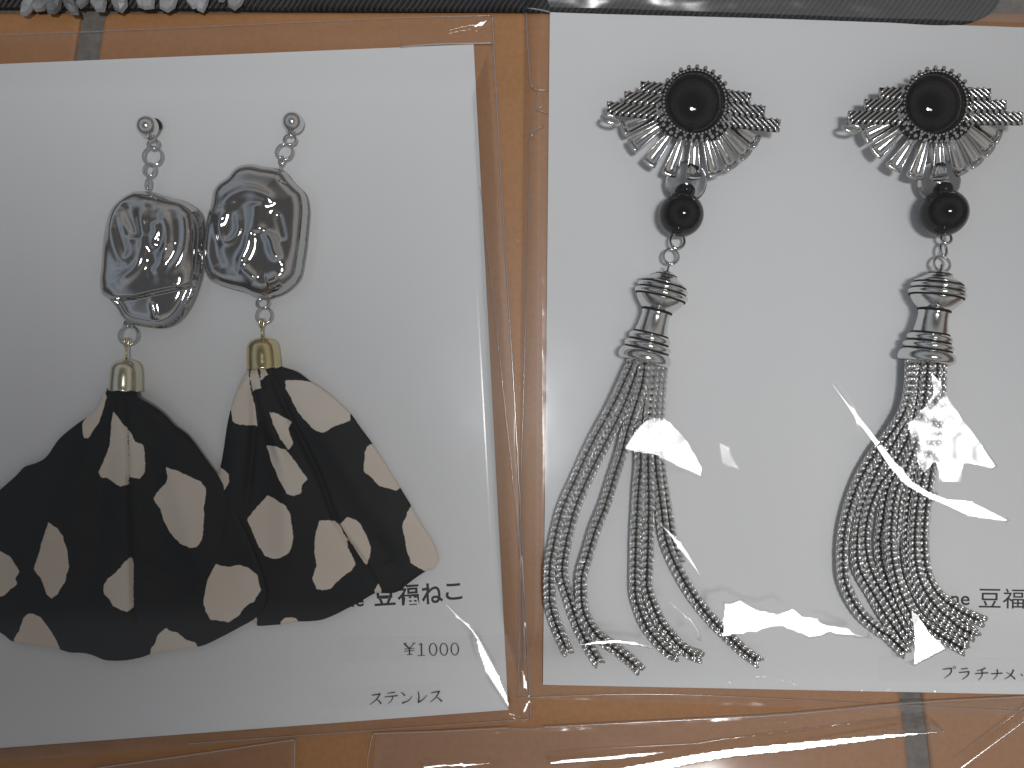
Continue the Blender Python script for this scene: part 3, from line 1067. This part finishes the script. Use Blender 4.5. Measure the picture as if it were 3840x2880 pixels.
o1 = C4([(705, 262), (670, 300), (620, 390), (550, 452), (480, 498), (370, 588), (290, 700), (230, 740), (150, 768), (100, 820), (0, 908), (-140, 1020), (-330, 1250), (-430, 1500),
         (-420, 1800), (-300, 2080)]) \
    + C6([(-180, 540), (0, 622), (90, 682), (280, 710), (460, 742), (540, 762), (640, 765), (720, 785), (815, 823), (960, 826), (1080, 805), (1160, 780), (1300, 757), (1450, 735), (1570, 710),
          (1700, 650), (1850, 570), (1990, 482)]) \
    + [(1000, 2240), (975, 2130), (915, 1985), (848, 1845)] \
    + C4([(1400, 850), (1300, 705), (1200, 572), (1110, 500), (1050, 432), (980, 375), (890, 318), (868, 262)])
s1 = [C4([(0, 1310), (60, 1350), (90, 1400), (120, 1440), (90, 1480), (100, 1520), (60, 1550), (20, 1590), (0, 1597), (-80, 1580), (-100, 1400), (-50, 1310)]),
      C4([(320, 1118), (380, 1150), (410, 1200), (430, 1300), (438, 1400), (410, 1500), (370, 1570), (325, 1608), (290, 1580), (260, 1480), (215, 1420), (240, 1340), (280, 1240)]),
      C4([(735, 412), (770, 450), (816, 520), (816, 880), (770, 893), (730, 875), (690, 848), (640, 835), (625, 800), (660, 720), (690, 660), (710, 560), (720, 470)]),
      C4([(822, 520), (850, 550), (880, 600), (930, 630), (932, 720), (930, 800), (905, 838), (860, 830), (822, 820)]),
      C4([(1060, 765), (1130, 785), (1200, 820), (1280, 860), (1310, 900), (1315, 950), (1300, 1030), (1300, 1150), (1290, 1230), (1265, 1275), (1220, 1280), (1150, 1255), (1100, 1210), (1060, 1150),
          (1035, 1100), (1025, 1040), (990, 1000), (978, 970), (1000, 930), (1060, 870), (1080, 830)]),
      C6([(1000, 25), (1020, 80), (1015, 300), (1020, 420), (985, 445), (950, 435), (880, 400), (850, 350), (800, 300), (795, 240), (830, 190), (900, 140), (950, 70)]),
      C6([(1670, 75), (1720, 95), (1780, 98), (1850, 80), (1920, 100), (1990, 160), (2010, 230), (2020, 280), (1960, 370), (1900, 400), (1850, 470), (1770, 530), (1700, 515), (1630, 510), (1590, 440),
          (1575, 370), (1590, 260), (1620, 170)]),
      C6([(210, 460), (250, 462), (310, 485), (360, 545), (410, 620), (440, 680), (465, 740), (460, 900), (60, 900), (95, 670), (140, 590), (170, 500)]),
      C6([(1280, 568), (1310, 590), (1340, 600), (1370, 605), (1430, 660), (1510, 685), (1520, 715), (1500, 900), (1120, 900), (1165, 740), (1195, 690), (1215, 630)]),
      C4([(700, 200), (695, 320), (650, 460), (610, 520), (570, 585), (545, 580), (525, 520), (530, 480), (552, 452), (500, 350), (600, 250)])]
fo1 = [(C4([(800, 330), (816, 520), (818, 880), (830, 1300), (840, 1650), (850, 1900)]), -16, 7), (C4([(860, 400), (880, 900), (930, 1500)]), 18, 40),
       (C4([(640, 480), (480, 900), (250, 1400)]), 22, 60), (C4([(960, 480), (1150, 900), (1280, 1500)]), 16, 60), (C4([(700, 500), (640, 1000), (560, 1700)]), -14, 45),
       (C4([(870, 1360), (1080, 1480), (1300, 1560)]), -12, 30)]
cloth_piece(o1, s1, fo1, (474, 1440), e1, 52, 1, 2)

# second cloth earring
e2 = thing("earring", "spotted cloth fan earring, the one whose fan covers part of the printed words", "earring", 990, 1250, 15,
           "earrings with spotted cloth fans")
mb = MB(60); mb.sphere((1098, 460, 60), 41, 32, 20); mb.build("ball_stud", M['silver'], e2)
mb = MB(52); mb.torus((1090, 500, 52), 9, 12, 4, tilt=0.5); mb.build("stud_loop", M['wire'], e2)
ring(e2, (1087, 524), 27, 29, 5.2, 50, rot=0.3, tilt=0.5)
ring(e2, (1066, 570), 35, 38, 5.6, 46, rot=0.5, tilt=0.2)
mb = MB(60); mb.torus((1054, 602, 58), 9, 16, 4, rot=0.2)
mb.tube([(1053, 612, 60), (1052, 635, 74), (1054, 655, 100), (1062, 668, 118)], 4)
mb.build("bead_eye", M['wire'], e2)
n2_ = C2([(1270, 560), (1330, 525), (1420, 512), (1520, 530), (1620, 545), (1700, 575), (1760, 650), (1810, 700), (1860, 750), (1885, 830), (1890, 930), (1880, 1050), (1865, 1200), (1845, 1330),
          (1820, 1450), (1760, 1530), (1680, 1590), (1600, 1620), (1530, 1640), (1440, 1620), (1350, 1580), (1250, 1555), (1130, 1515), (1060, 1470), (1030, 1400), (1010, 1300), (1015, 1200),
          (1035, 1080), (1050, 960), (1080, 840), (1100, 740), (1150, 670), (1220, 620)])
f2 = [(C2([(1130, 700), (1300, 660), (1500, 670), (1680, 720), (1830, 800)]), -16, 9), (C2([(1200, 960), (1240, 860), (1340, 790), (1450, 770), (1580, 820), (1650, 920)]), 14, 9),
      (C2([(1300, 900), (1220, 980), (1190, 1080), (1230, 1180), (1310, 1170), (1360, 1080), (1340, 960), (1300, 900)]), 13, 7), (C2([(1290, 960), (1280, 1090)]), 12, 8),
      (C2([(1490, 840), (1500, 940), (1490, 1040), (1510, 1140)]), 20, 14), (C2([(1440, 1080), (1430, 1220), (1380, 1330), (1370, 1400)]), 17, 8),
      (C2([(1550, 1090), (1610, 1160), (1640, 1260), (1700, 1360)]), 18, 8), (C2([(1470, 1180), (1490, 1300), (1470, 1400)]), -12, 9),
      (C2([(1380, 1390), (1440, 1450), (1500, 1500)]), 20, 9), (C2([(1570, 1520), (1630, 1500), (1690, 1470)]), 20, 10),
      (C2([(1650, 900), (1690, 1050), (1720, 1200)]), -12, 8), (C2([(1720, 900), (1780, 960), (1770, 1010)]), 11, 7), (C2([(1120, 1000), (1150, 1150), (1170, 1300), (1240, 1420)]), -13, 9),
      (C2([(1080, 1100), (1110, 1240), (1130, 1340)]), 12, 7), (C2([(1270, 1220), (1290, 1340), (1340, 1450)]), -11, 8), (C2([(1800, 820), (1820, 1000), (1800, 1250), (1760, 1450)]), 9, 8)]
f2 = [f2[i] for i in (1, 2, 4, 5, 6, 8, 9, 10, 12)]
nugget(n2_, 74, 52, f2, e2, 68)
mb = MB(118); mb.tube([C2([(1625, 632)])[0] + (112,), C2([(1660, 660)])[0] + (134,), C2([(1715, 690)])[0] + (128,)], [3.0, 3.4, 3.0])
mb.build("bead_wire", M['wire'], e2)
ring(e2, (984, 1138), 27, 25, 5, 52, tilt=0.3)
ring(e2, (990, 1184), 34, 36, 5.4, 48, rot=0.2, tilt=0.2)
gold_cap(e2, (983, 1266), (990, 1384), 63, (981, 1212), 62)
o2 = [(938, 1372)] + C5([(400, 140), (350, 210), (300, 340), (262, 480), (235, 640), (205, 780), (165, 850), (185, 880), (60, 1200), (120, 1500), (300, 1700), (420, 1750)]) \
    + C6([(1985, 556), (2100, 552), (2212, 541)]) \
    + C7([(90, 522), (170, 520), (280, 508), (380, 470), (480, 420), (560, 380), (640, 332), (700, 302), (780, 305), (860, 296), (940, 238), (1000, 192), (1085, 136), (1145, 118), (1178, 70), (1186, 20)]) \
    + C5([(1610, 1370), (1600, 1320), (1570, 1250), (1500, 1140), (1430, 1020), (1360, 905), (1300, 810), (1240, 710), (1170, 605), (1100, 510), (1040, 425), (940, 330), (850, 258), (790, 222), (710, 162), (610, 128)]) + [(1045, 1370)]
s2 = [C5([(635, 215), (700, 212), (790, 225), (900, 200), (1180, 400), (1040, 430), (1045, 470), (980, 495), (930, 515), (880, 550), (820, 530), (780, 490), (720, 420), (680, 350), (640, 270)]),
      C5([(402, 120), (410, 200), (412, 300), (436, 400), (450, 515), (410, 500), (340, 500), (300, 480), (285, 400), (200, 420), (250, 210)]),
      C5([(430, 100), (462, 120), (487, 262), (425, 282), (412, 180)]),
      C5([(475, 100), (505, 125), (528, 180), (487, 215)]),
      C5([(540, 412), (600, 430), (670, 480), (655, 520), (670, 570), (687, 620), (662, 660), (640, 620), (590, 540), (560, 470)]),
      C5([(510, 630), (590, 630), (640, 650), (680, 700), (730, 780), (772, 845), (740, 880), (735, 930), (690, 952), (650, 930), (600, 850), (550, 740)]),
      C5([(210, 770), (240, 785), (270, 810), (275, 860), (245, 915), (215, 860), (100, 870), (130, 780)]),
      C5([(1175, 620), (1350, 700), (1420, 880), (1360, 900), (1330, 920), (1270, 900), (1230, 890), (1180, 840), (1130, 790), (1135, 680), (1150, 640)]),
      C5([(1425, 1020), (1400, 1080), (1375, 1140), (1385, 1200), (1400, 1290), (1430, 1380), (1510, 1435), (1700, 1500), (1700, 1250), (1500, 1000)]),
      C5([(515, 948), (570, 970), (640, 1010), (670, 1060), (680, 1130), (690, 1220), (680, 1270), (660, 1310), (600, 1345), (550, 1352), (500, 1335), (460, 1280), (430, 1220), (400, 1150), (380, 1105), (440, 1030)]),
      C5([(850, 1110), (900, 1105), (940, 1115), (970, 1150), (1010, 1220), (1030, 1290), (1060, 1340), (1075, 1390), (1050, 1430), (980, 1480), (920, 1540), (870, 1557), (830, 1540), (805, 1480),
          (830, 1400), (815, 1300), (820, 1200)]),
      C5([(975, 1135), (1025, 1088), (1080, 1105), (1110, 1130), (1140, 1200), (1175, 1290), (1165, 1350), (1145, 1405), (1090, 1330), (1030, 1230)]),
      C7([(720, 225), (745, 280), (740, 360), (690, 360), (690, 280)]), C7([(-40, 520), (0, 490), (50, 485), (90, 500), (110, 600), (-40, 600)]),
      C6([(1850, 560), (1985, 470), (1990, 600), (1850, 600)])]
fo2 = [(C5([(455, 200), (500, 420), (600, 640), (640, 780)]), 18, 26), (C5([(560, 200), (640, 400), (830, 800), (965, 1140), (1145, 1405), (1200, 1520)]), -15, 10),
       (C5([(420, 200), (425, 500), (380, 1000)]), -12, 12), (C5([(620, 200), (900, 600), (1300, 1200)]), 18, 60), (C5([(560, 300), (640, 900), (660, 1500)]), 18, 60),
       (C5([(340, 400), (280, 900), (250, 1400)]), 14, 50), (C5([(1180, 1200), (1300, 1400)]), -10, 40)]
cloth_piece(o2, s2, fo2, (990, 1360), e2, 42, 0, 5)

# ---------------------------------------------------------------- cabochon tassel earrings
RAYS = [25, 38, 52, 66.5, 84, 103, 121.5, 140, 155]


def tassel_earring(c, rotdeg, label, clear_c, spacer_c, bead_c, bead_r, rings, cap_a, cap_b, cap_k, strands, lift):
    t = thing("earring", label, "earring", c[0], 1300, 15, "earrings with chain tassels")
    rr = math.radians(rotdeg)
    ca, sa = math.cos(rr), math.sin(rr)
    ZB = 118.0

    def loc(x, y):
        return (c[0] + x * ca - y * sa, c[1] + x * sa + y * ca)

    # backing plate
    mb = MB(ZB)
    mb.lathe((c[0], c[1], ZB - 16), (c[0], c[1] + 0.001, ZB + 8), [(0, 1), (0, 128), (6, 134), (20, 130), (24, 118), (24, 1)], 48) if False else None
    pl = [loc(126 * math.cos(a), 126 * math.sin(a)) for a in np.linspace(0, 2 * math.pi, 48, endpoint=False)]
    mb.prism(pl, ZB - 10, ZB + 6)
    pl = [loc(x, y) for x, y in ((-140, 60), (140, 60), (126, 100), (90, 132), (0, 146), (-90, 132), (-126, 100))]
    mb.prism(pl, ZB - 14, ZB + 2)
    mb.prism([loc(-60, 20), loc(60, 20), loc(60, -20), loc(-60, -20)], 15, ZB - 8)
    mb.build("setting_plate", M['antique'], t, smooth=False)
    # cabochon
    mb = MB(ZB + 30)
    prof = []
    nn = 20
    V, F = [], []
    seg = 56
    for i in range(nn + 1):
        a = math.pi / 2 * i / nn
        r, z = 110 * math.cos(a) ** 0.95 if i < nn else 0.5, ZB + 6 + 60 * math.sin(a)
        for j in range(seg):
            b = 2 * math.pi * j / seg
            V.append((c[0] - 2 + r * math.cos(b), c[1] - 4 + 1.04 * r * math.sin(b), z))
    for i in range(nn):
        for j in range(seg):
            F.append((i * seg + j, i * seg + (j + 1) % seg, (i + 1) * seg + (j + 1) % seg, (i + 1) * seg + j))
    F.append(tuple(range(nn * seg, (nn + 1) * seg)))
    mb.add(V, F)
    mb.build("cabochon", M['onyx'], t)
    # bezel and beaded edge
    mb = MB(ZB + 10)
    for k_ in range(52):
        a = 2 * math.pi * k_ / 52
        mb.sphere((c[0] + 116 * math.cos(a), c[1] + 119 * math.sin(a), ZB + 14), 6.2, 8, 6)
    mb.build("beaded_bezel", M['silver'], t)
    mb = MB(ZB)
    for k_ in range(26):
        a = 2 * math.pi * (k_ + 0.3) / 26
        x, y = loc(131 * math.cos(a), 131 * math.sin(a))
        mb.sphere((x, y, ZB + 8), 9.2, 8, 6, sc=(1, 1, 1.2))
    for k_, a in enumerate(np.radians(np.linspace(18, 162, 19))):
        x, y = loc(145 * math.cos(a), 145 * math.sin(a))
        mb.sphere((x, y, ZB + 6), 7.4 + (k_ % 2) * 2.0, 8, 6)
    for k_, a in enumerate(np.radians(np.linspace(30, 150, 12))):
        x, y = loc(160 * math.cos(a), 160 * math.sin(a))
        mb.sphere((x, y, ZB + 3), 4.6 + (k_ % 3), 8, 6, sc=(1.3, 0.8, 1), rot=a + rr)
    mb.build("granule_border", M['silver'], t)
    # ridged stepped wings
    for sgn in (-1, 1):
        for (xo, y0, y1, dz) in ((208, -60, -16, 0), (265, -15, 30, 3), (326, 31, 78, 6)):
            xi = 98
            mb = MB(ZB)
            zt = ZB + dz - 4
            q = [loc(sgn * xi, y0), loc(sgn * (xo - 1), y0 + 1), loc(sgn * (xo - 1), y1 - 1), loc(sgn * xi, y1)]
            mb.prism(q if sgn > 0 else q[::-1], zt - 12, zt, mi=1)
            # diagonal ridges clipped to the step
            h = y1 - y0
            run = h * 1.25
            x = xi - run
            while x < xo:
                # bottom end is further out for the ridge on the right, mirrored on the left
                xa, ya, xb, yb = x, y0 - 0.5, x + run, y1 + 0.5
                if xb > xo - 3:
                    tq = (xo - 3 - xa) / (xb - xa)
                    xb, yb = xo - 3, ya + (yb - ya) * tq
                if xa < xi:
                    tq = (xi - xa) / max(xb - xa, 1e-3)
                    xa, ya = xi, ya + (yb - ya) * tq
                if xb - xa > 7:
                    P = []
                    for tq in np.linspace(0, 1, 5):
                        px, py = loc(sgn * (xa + (xb - xa) * tq), ya + (yb - ya) * (tq ** 1.15))
                        P.append((px, py, zt + 2.5))
                    mb.tube(P, [4.4, 4.8, 5.0, 5.4, 6.2], 8)
                x += 22.5
            # frame lip at the outer end and lower edge
            P = [loc(sgn * (xo - 1), y0) + (zt,), loc(sgn * (xo - 1), y1) + (zt,)]
            mb.tube(P, 3.0, 6)
            mb.build("ridged_step", [M['silver'], M['antique']], t, smooth=True)
    # fan rays
    for a in RAYS:
        ar = math.radians(a)
        dx, dy = math.cos(ar), math.sin(ar)
        mb = MB(ZB)
        rs = np.linspace(112, 276, 10)
        V, F = [], []
        prof = [(-1.0, -10), (-1.0, 1), (-0.92, 6), (-0.8, 5), (-0.72, -1), (0, 0.5), (0.72, -1), (0.8, 5), (0.92, 6), (1.0, 1), (1.0, -10)]
        m_ = len(prof)
        for i, r in enumerate(rs):
            q = i / (len(rs) - 1)
            hw = 10 + 20.5 * q
            zc = ZB - 4 - 26 * q ** 1.6
            for (u, h) in prof:
                px, py = dx * r - dy * u * hw, dy * r + dx * u * hw
                lx, ly = loc(px, py)
                V.append((lx, ly, zc + h * (0.7 + 0.5 * q)))
        for i in range(len(rs) - 1):
            for j in range(m_ - 1):
                F.append((i * m_ + j, i * m_ + j + 1, (i + 1) * m_ + j + 1, (i + 1) * m_ + j))
            F.append((i * m_, (i + 1) * m_, (i + 1) * m_ + m_ - 1, i * m_ + m_ - 1))
        F.append(tuple(range(m_))); F.append(tuple(reversed(range((len(rs) - 1) * m_, len(rs) * m_))))
        mb.add(V, F)
        # rounded lip at the tip
        P = []
        for u in np.linspace(-1, 1, 7):
            r = 276 + 5 * (1 - u * u)
            px, py = dx * r - dy * u * 28, dy * r + dx * u * 28
            P.append(loc(px, py) + (ZB - 24,))
        mb.tube(P, 7.0, 8)
        mb.build("fan_ray", M['silver'], t)
    # end loop on the left
    lx, ly = loc(-308, 92)
    mb = MB(ZB)
    mb.torus((lx, ly, ZB - 12), 32, 15, 7.5, rot=rr + 0.12, tilt=0.25)
    mb.build("end_loop", M['silver'], t)
    # beads
    zb = 92
    mb = MB(84); mb.sphere((clear_c[0], clear_c[1], 70), 80 * 1.0, 40, 24, sc=(1, 1, 0.66)); mb.build("clear_bead", M['clear'], t)
    mb = MB(zb); mb.sphere((spacer_c[0], spacer_c[1], zb), 36, 24, 14, sc=(1, 0.82, 1))
    mb.build("spacer_bead", M['onyx'], t)
    mb = MB(zb + 8); mb.sphere((bead_c[0], bead_c[1], zb + 8), bead_r, 48, 30); mb.build("round_bead", M['onyx'], t)
    for (q, rx, ry, ro) in rings:
        ring(t, q, rx, ry, 5.4, 62, ro, 0.3)
    # tassel cap (turned metal)
    ax = Vector((cap_b[0] - cap_a[0], cap_b[1] - cap_a[1], 0))
    ln = ax.length
    K = ln / 352.0
    prof = [(-22, 0.5), (-20, 5), (-4, 5), (0, 12), (4, 26), (14, 34), (16, 40), (20, 40), (34, 64), (42, 78), (46, 80), (49, 75), (52, 77), (56, 87), (62, 90), (68, 87), (71, 81), (74, 83),
            (78, 92), (86, 94), (92, 91), (95, 84), (99, 85), (112, 80), (130, 66), (142, 55), (145, 50), (148, 50), (150, 53), (156, 50), (170, 49), (200, 52), (230, 58), (234, 60), (236, 66), (244, 73), (252, 74),
            (258, 70), (261, 66), (264, 70), (270, 80), (278, 83), (286, 80), (290, 74), (293, 77), (300, 87), (312, 92), (322, 94), (332, 90), (338, 82), (336, 76), (300, 70), (298, 1)]
    mb = MB(96)
    mb.lathe((cap_a[0], cap_a[1], 96), (cap_b[0], cap_b[1], 84), [(a_ * K, r_ * cap_k) for a_, r_ in prof], 64)
    cap = mb.build("tassel_cap", M['silver'], t)
    # near-black bands laid over the grooves of the turned cap
    mb = MB(96)
    a3 = Vector((cap_a[0], cap_a[1], 96)); b3 = Vector((cap_b[0], cap_b[1], 84)); dv = (b3 - a3).normalized()
    for tt, r_ in ((49.5, 77.5), (71.5, 83), (95.5, 86.5), (146.5, 52.5), (233, 60.5), (261, 68.5), (290.5, 76.5), (16, 37)):
        V, F = [], []
        u = dv.cross(Vector((0, 0, 1))).normalized(); v = u.cross(dv)
        for i in range(48):
            an = 2 * math.pi * i / 48
            for dt, dr in ((-4.6, 0.3), (0, 2.4), (4.6, 0.3)):
                V.append(tuple(a3 + dv * ((tt + dt) * K) + (u * math.cos(an) + v * math.sin(an)) * ((r_ + dr) * cap_k)))
        for i in range(48):
            j = (i + 1) % 48
            F += [(3 * i, 3 * j, 3 * j + 1, 3 * i + 1), (3 * i + 1, 3 * j + 1, 3 * j + 2, 3 * i + 2)]
        mb.add(V, F)
    mb.build("dark_groove", M['antique'], cap)
    # chain strands
    for k_, (pts, hi) in enumerate(strands):
        P = catmull([np.array(p, float) for p in pts], 11.8)
        n = len(P)
        mb = MB(40)
        zs = np.array([38 + hi + (32 - hi * 0.3) * math.exp(-((i * 11.0) / 260.0) ** 2) for i in range(n)])
        zs = zs - 3 + 2 * np.sin(np.arange(n) * 0.11 + k_)
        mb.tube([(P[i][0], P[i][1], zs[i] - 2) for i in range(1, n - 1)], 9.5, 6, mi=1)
        for i in range(n):
            tt = P[min(i + 1, n - 1)] - P[max(i - 1, 0)]
            an = math.atan2(tt[1], tt[0])
            nx, ny = -math.sin(an), math.cos(an)
            tw = 0.10 * math.sin(i * 0.035 + k_ * 1.7)
            s_ = 1 if i % 2 else -1
            if i % 2:
                continue
            for sd in (-1, 1):
                o_ = sd * 9.5 + 8 * tw
                jt = rng.normal(0, 0.10, 3)
                mb.torus((P[i][0] + nx * o_, P[i][1] + ny * o_, zs[i] + 4), 13.5, 9.5, 4.0,
                         rot=an + 0.45 * sd, tilt=0.38 * sd + tw + jt[0], roll=-0.35 + jt[1], seg=9, ms=5)
                mb.sphere((P[i][0] + nx * o_, P[i][1] + ny * o_, zs[i] + 11.5), 10.0, 8, 8, sc=(1.0, 0.74, 0.5), rot=an + (0.5 + jt[2]) * sd)
                o_ = sd * 17.0
                mb.torus((P[i][0] + nx * o_ + tt[0] * 0.5, P[i][1] + ny * o_ + tt[1] * 0.5, zs[i] - 4), 12.0, 7.5, 3.4,
                         rot=an + 0.3 * sd, tilt=1.0 * sd, roll=-0.3, seg=8, ms=5)
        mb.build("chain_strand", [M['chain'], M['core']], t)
    return t


st1 = [
    ([(2372, 1350), (2350, 1400), (2290, 1530), (2225, 1650), (2165, 1780), (2108, 1910), (2076, 2040), (2063, 2110), (2060, 2180), (2063, 2262), (2081, 2330), (2104, 2388), (2127, 2440)], 8),
    ([(2396, 1350), (2380, 1400), (2332, 1530), (2266, 1665), (2204, 1790), (2152, 1915), (2120, 2040), (2108, 2120), (2110, 2171), (2131, 2239), (2153, 2307), (2181, 2375), (2212, 2433), (2246, 2488)], 0),
    ([(2412, 1350), (2398, 1450), (2352, 1600), (2326, 1703), (2298, 1789), (2266, 1892), (2230, 1983), (2203, 2073), (2181, 2149), (2178, 2216), (2185, 2284), (2212, 2343), (2250, 2390), (2303, 2429), (2357, 2470), (2392, 2503)], 14),
    ([(2430, 1350), (2415, 1500), (2398, 1640), (2400, 1734), (2393, 1825), (2388, 1915), (2384, 1990), (2382, 2081), (2382, 2216), (2398, 2284), (2422, 2343), (2461, 2397), (2506, 2443), (2533, 2456)], 6),
    ([(2450, 1350), (2436, 1500), (2428, 1640), (2428, 1750), (2431, 1860), (2430, 1945), (2427, 2081), (2424, 2194), (2443, 2262), (2474, 2330), (2511, 2379), (2538, 2411), (2583, 2447), (2619, 2461)], 10),
    ([(2466, 1350), (2455, 1500), (2448, 1640), (2456, 1740), (2466, 1820), (2476, 1893), (2486, 1975), (2492, 2013), (2511, 2072), (2547, 2149), (2592, 2226), (2642, 2293), (2691, 2348), (2746, 2402), (2795, 2447), (2845, 2483)], 4),
    ([(2480, 1350), (2470, 1500), (2468, 1640), (2474, 1740), (2488, 1840), (2500, 1910), (2512, 1980), (2522, 2040), (2545, 2100)], -6),
]
st2 = [
    ([(3400, 1350), (3396, 1450), (3378, 1540), (3330, 1625), (3272, 1705), (3218, 1802), (3178, 1915), (3158, 2020), (3156, 2133), (3168, 2196), (3195, 2255), (3232, 2308), (3285, 2355), (3332, 2387), (3394, 2448)], 10),
    ([(3414, 1350), (3408, 1460), (3392, 1560), (3352, 1650), (3304, 1730), (3262, 1820), (3228, 1915), (3210, 2020), (3212, 2106), (3234, 2165), (3269, 2223), (3311, 2297), (3354, 2361), (3396, 2419)], 2),
    ([(3430, 1350), (3424, 1480), (3400, 1620), (3350, 1730), (3290, 1820), (3256, 1900), (3240, 1983), (3240, 2053), (3256, 2122), (3285, 2186), (3330, 2260), (3374, 2340), (3412, 2400)], 8),
    ([(3446, 1350), (3440, 1500), (3420, 1640), (3370, 1750), (3326, 1850), (3306, 1983), (3301, 2027), (3308, 2106), (3332, 2186), (3364, 2255), (3391, 2318), (3414, 2398)], -2),
    ([(3462, 1350), (3456, 1500), (3444, 1640), (3404, 1750), (3372, 1847), (3356, 1983), (3349, 2053), (3359, 2148), (3382, 2212), (3420, 2292), (3470, 2345), (3523, 2382), (3576, 2414), (3617, 2438)], 4),
    ([(3480, 1350), (3476, 1500), (3464, 1640), (3434, 1750), (3408, 1850), (3398, 1983), (3399, 2053), (3408, 2133), (3435, 2212), (3481, 2286), (3534, 2329), (3587, 2371), (3632, 2402)], 10),
    ([(3496, 1350), (3494, 1500), (3484, 1640), (3462, 1760), (3444, 1880), (3434, 2028), (3436, 2090), (3451, 2159), (3481, 2222), (3523, 2270), (3576, 2313), (3624, 2350), (3660, 2388)], 2),
    ([(3508, 1350), (3508, 1500), (3502, 1640), (3486, 1760), (3468, 1883), (3458, 2010), (3462, 2106), (3480, 2175), (3515, 2228), (3566, 2270), (3619, 2302), (3680, 2328)], 8),
    ([(3454, 1350), (3444, 1500), (3424, 1640), (3384, 1760), (3344, 1850), (3328, 1983), (3330, 2070), (3344, 2150), (3368, 2226), (3404, 2300), (3440, 2362), (3462, 2420)], 24),
    ([(3490, 1350), (3484, 1500), (3474, 1650), (3446, 1770), (3424, 1880), (3414, 2010), (3420, 2110), (3444, 2190), (3490, 2262), (3540, 2310), (3590, 2350), (3640, 2372)], 26),
]
tassel_earring((2605, 384), 6, "silver fan earring with black cabochon, its chain strands splayed wide apart near the card's edge", (2574, 681), (2569, 716), (2554, 805), 84,
               [((2540, 905), 33, 36, 0.4), ((2516, 962), 34, 36, 0.0)], (2502, 1018), (2411, 1374), 1.08, st1, 0)
tassel_earring((3508, 388), 0.5, "silver fan earring with black cabochon whose chain strands hang in one curved bundle", (3527, 677), (3537, 712), (3538, 798), 88,
               [((3548, 893), 25, 27, 0.0), ((3538, 938), 17, 31, 0.1), ((3532, 990), 35, 36, 0.0)], (3528, 1014), (3474, 1374), 1.10, st2, 0)

# ---------------------------------------------------------------- things along the top
pz = thing("black_cloth", "black ribbed cloth lying along the top behind the clear sleeve", "cloth", 2000, -300, 0)
P = []
edge = [(860, 40), (1000, 43), (1300, 44), (1650, 46), (1975, 50), (2300, 60), (2900, 76), (3300, 90), (3560, 100), (3700, 60), (3760, -20), (3900, -200)]
e_ = catmull([np.array(p, float) for p in edge], 20)
V, F = [], []
n = len(e_)
for j, (dy, z) in enumerate([(0, 0.5), (0, 16), (-14, 24), (-60, 27), (-200, 30), (-900, 28)]):
    for i, p in enumerate(e_):
        zz = z + (6 * math.sin(p[0] * 0.011) + 4 * math.sin(p[0] * 0.027 + 1)) * (j > 1)
        V.append((p[0], min(p[1] + dy, p[1]), zz))
for j in range(5):
    for i in range(n - 1):
        F.append((j * n + i, j * n + i + 1, (j + 1) * n + i + 1, (j + 1) * n + i))
mb = MB(0); mb.add(V, F); mb.build("cloth_sheet", M['mesh_cloth'], pz)

ch = thing("shell_chip_accessory", "black strap set with smoky grey shell chips at the top left corner", "accessory", 500, -100, 0)
mb = MB(0)
mb.prism([(-400, -700), (-400, 30), (0, 36), (500, 40), (905, 40), (960, 20), (1040, -30), (1100, -700)][::-1], 0.5, 22)
mb.build("strap", M['mesh_cloth'], ch, smooth=False)
chips = [(108, 20, 26, 52, 0.5), (160, 14, 24, 50, 0.9), (205, 12, 30, 50, 0.2), (262, 14, 28, 56, -0.5), (318, -10, 22, 50, 0.5), (372, 4, 36, 46, -0.15), (449, 6, 31, 44, 0.1), (545, 2, 38, 44, -0.5),
         (632, 8, 36, 40, 0.4), (722, -6, 24, 46, -0.3), (762, 6, 26, 42, 0.3), (832, -22, 22, 38, 0.0), (888, -2, 34, 48, 0.5), (20, -40, 30, 40, 0.2), (-60, 0, 30, 45, 0.4), (600, -70, 34, 44, 0.8), (480, -70, 36, 40, 0.3),
         (330, -80, 36, 40, 0.0), (180, -80, 36, 44, 0.5), (780, -75, 36, 40, 0.2), (940, -70, 34, 40, 0.5)]
for (x, y, rx, ry, ro) in chips:
    V, F = [], []
    seg, rg = 7, 4
    jit = [random.uniform(0.82, 1.12) for _ in range(seg)]
    ca, sa = math.cos(ro), math.sin(ro)
    for i in range(rg + 1):
        a = math.pi * (0.08 + 0.84 * i / rg)
        for j in range(seg):
            b = 2 * math.pi * j / seg + 0.3
            q = math.sin(a) * jit[j]
            px, py = rx * q * math.cos(b), ry * q * math.sin(b)
            V.append((x + px * ca - py * sa, y + px * sa + py * ca, 40 + 24 * math.cos(a) + 5 * math.sin(b * 2 + x)))
    for i in range(rg):
        for j in range(seg):
            F.append((i * seg + j, i * seg + (j + 1) % seg, (i + 1) * seg + (j + 1) % seg, (i + 1) * seg + j))
    F.append(tuple(range(seg))); F.append(tuple(reversed(range(rg * seg, (rg + 1) * seg))))
    mb = MB(40); mb.add(V, F); mb.build("shell_chip", M['chip'], ch, smooth=False)
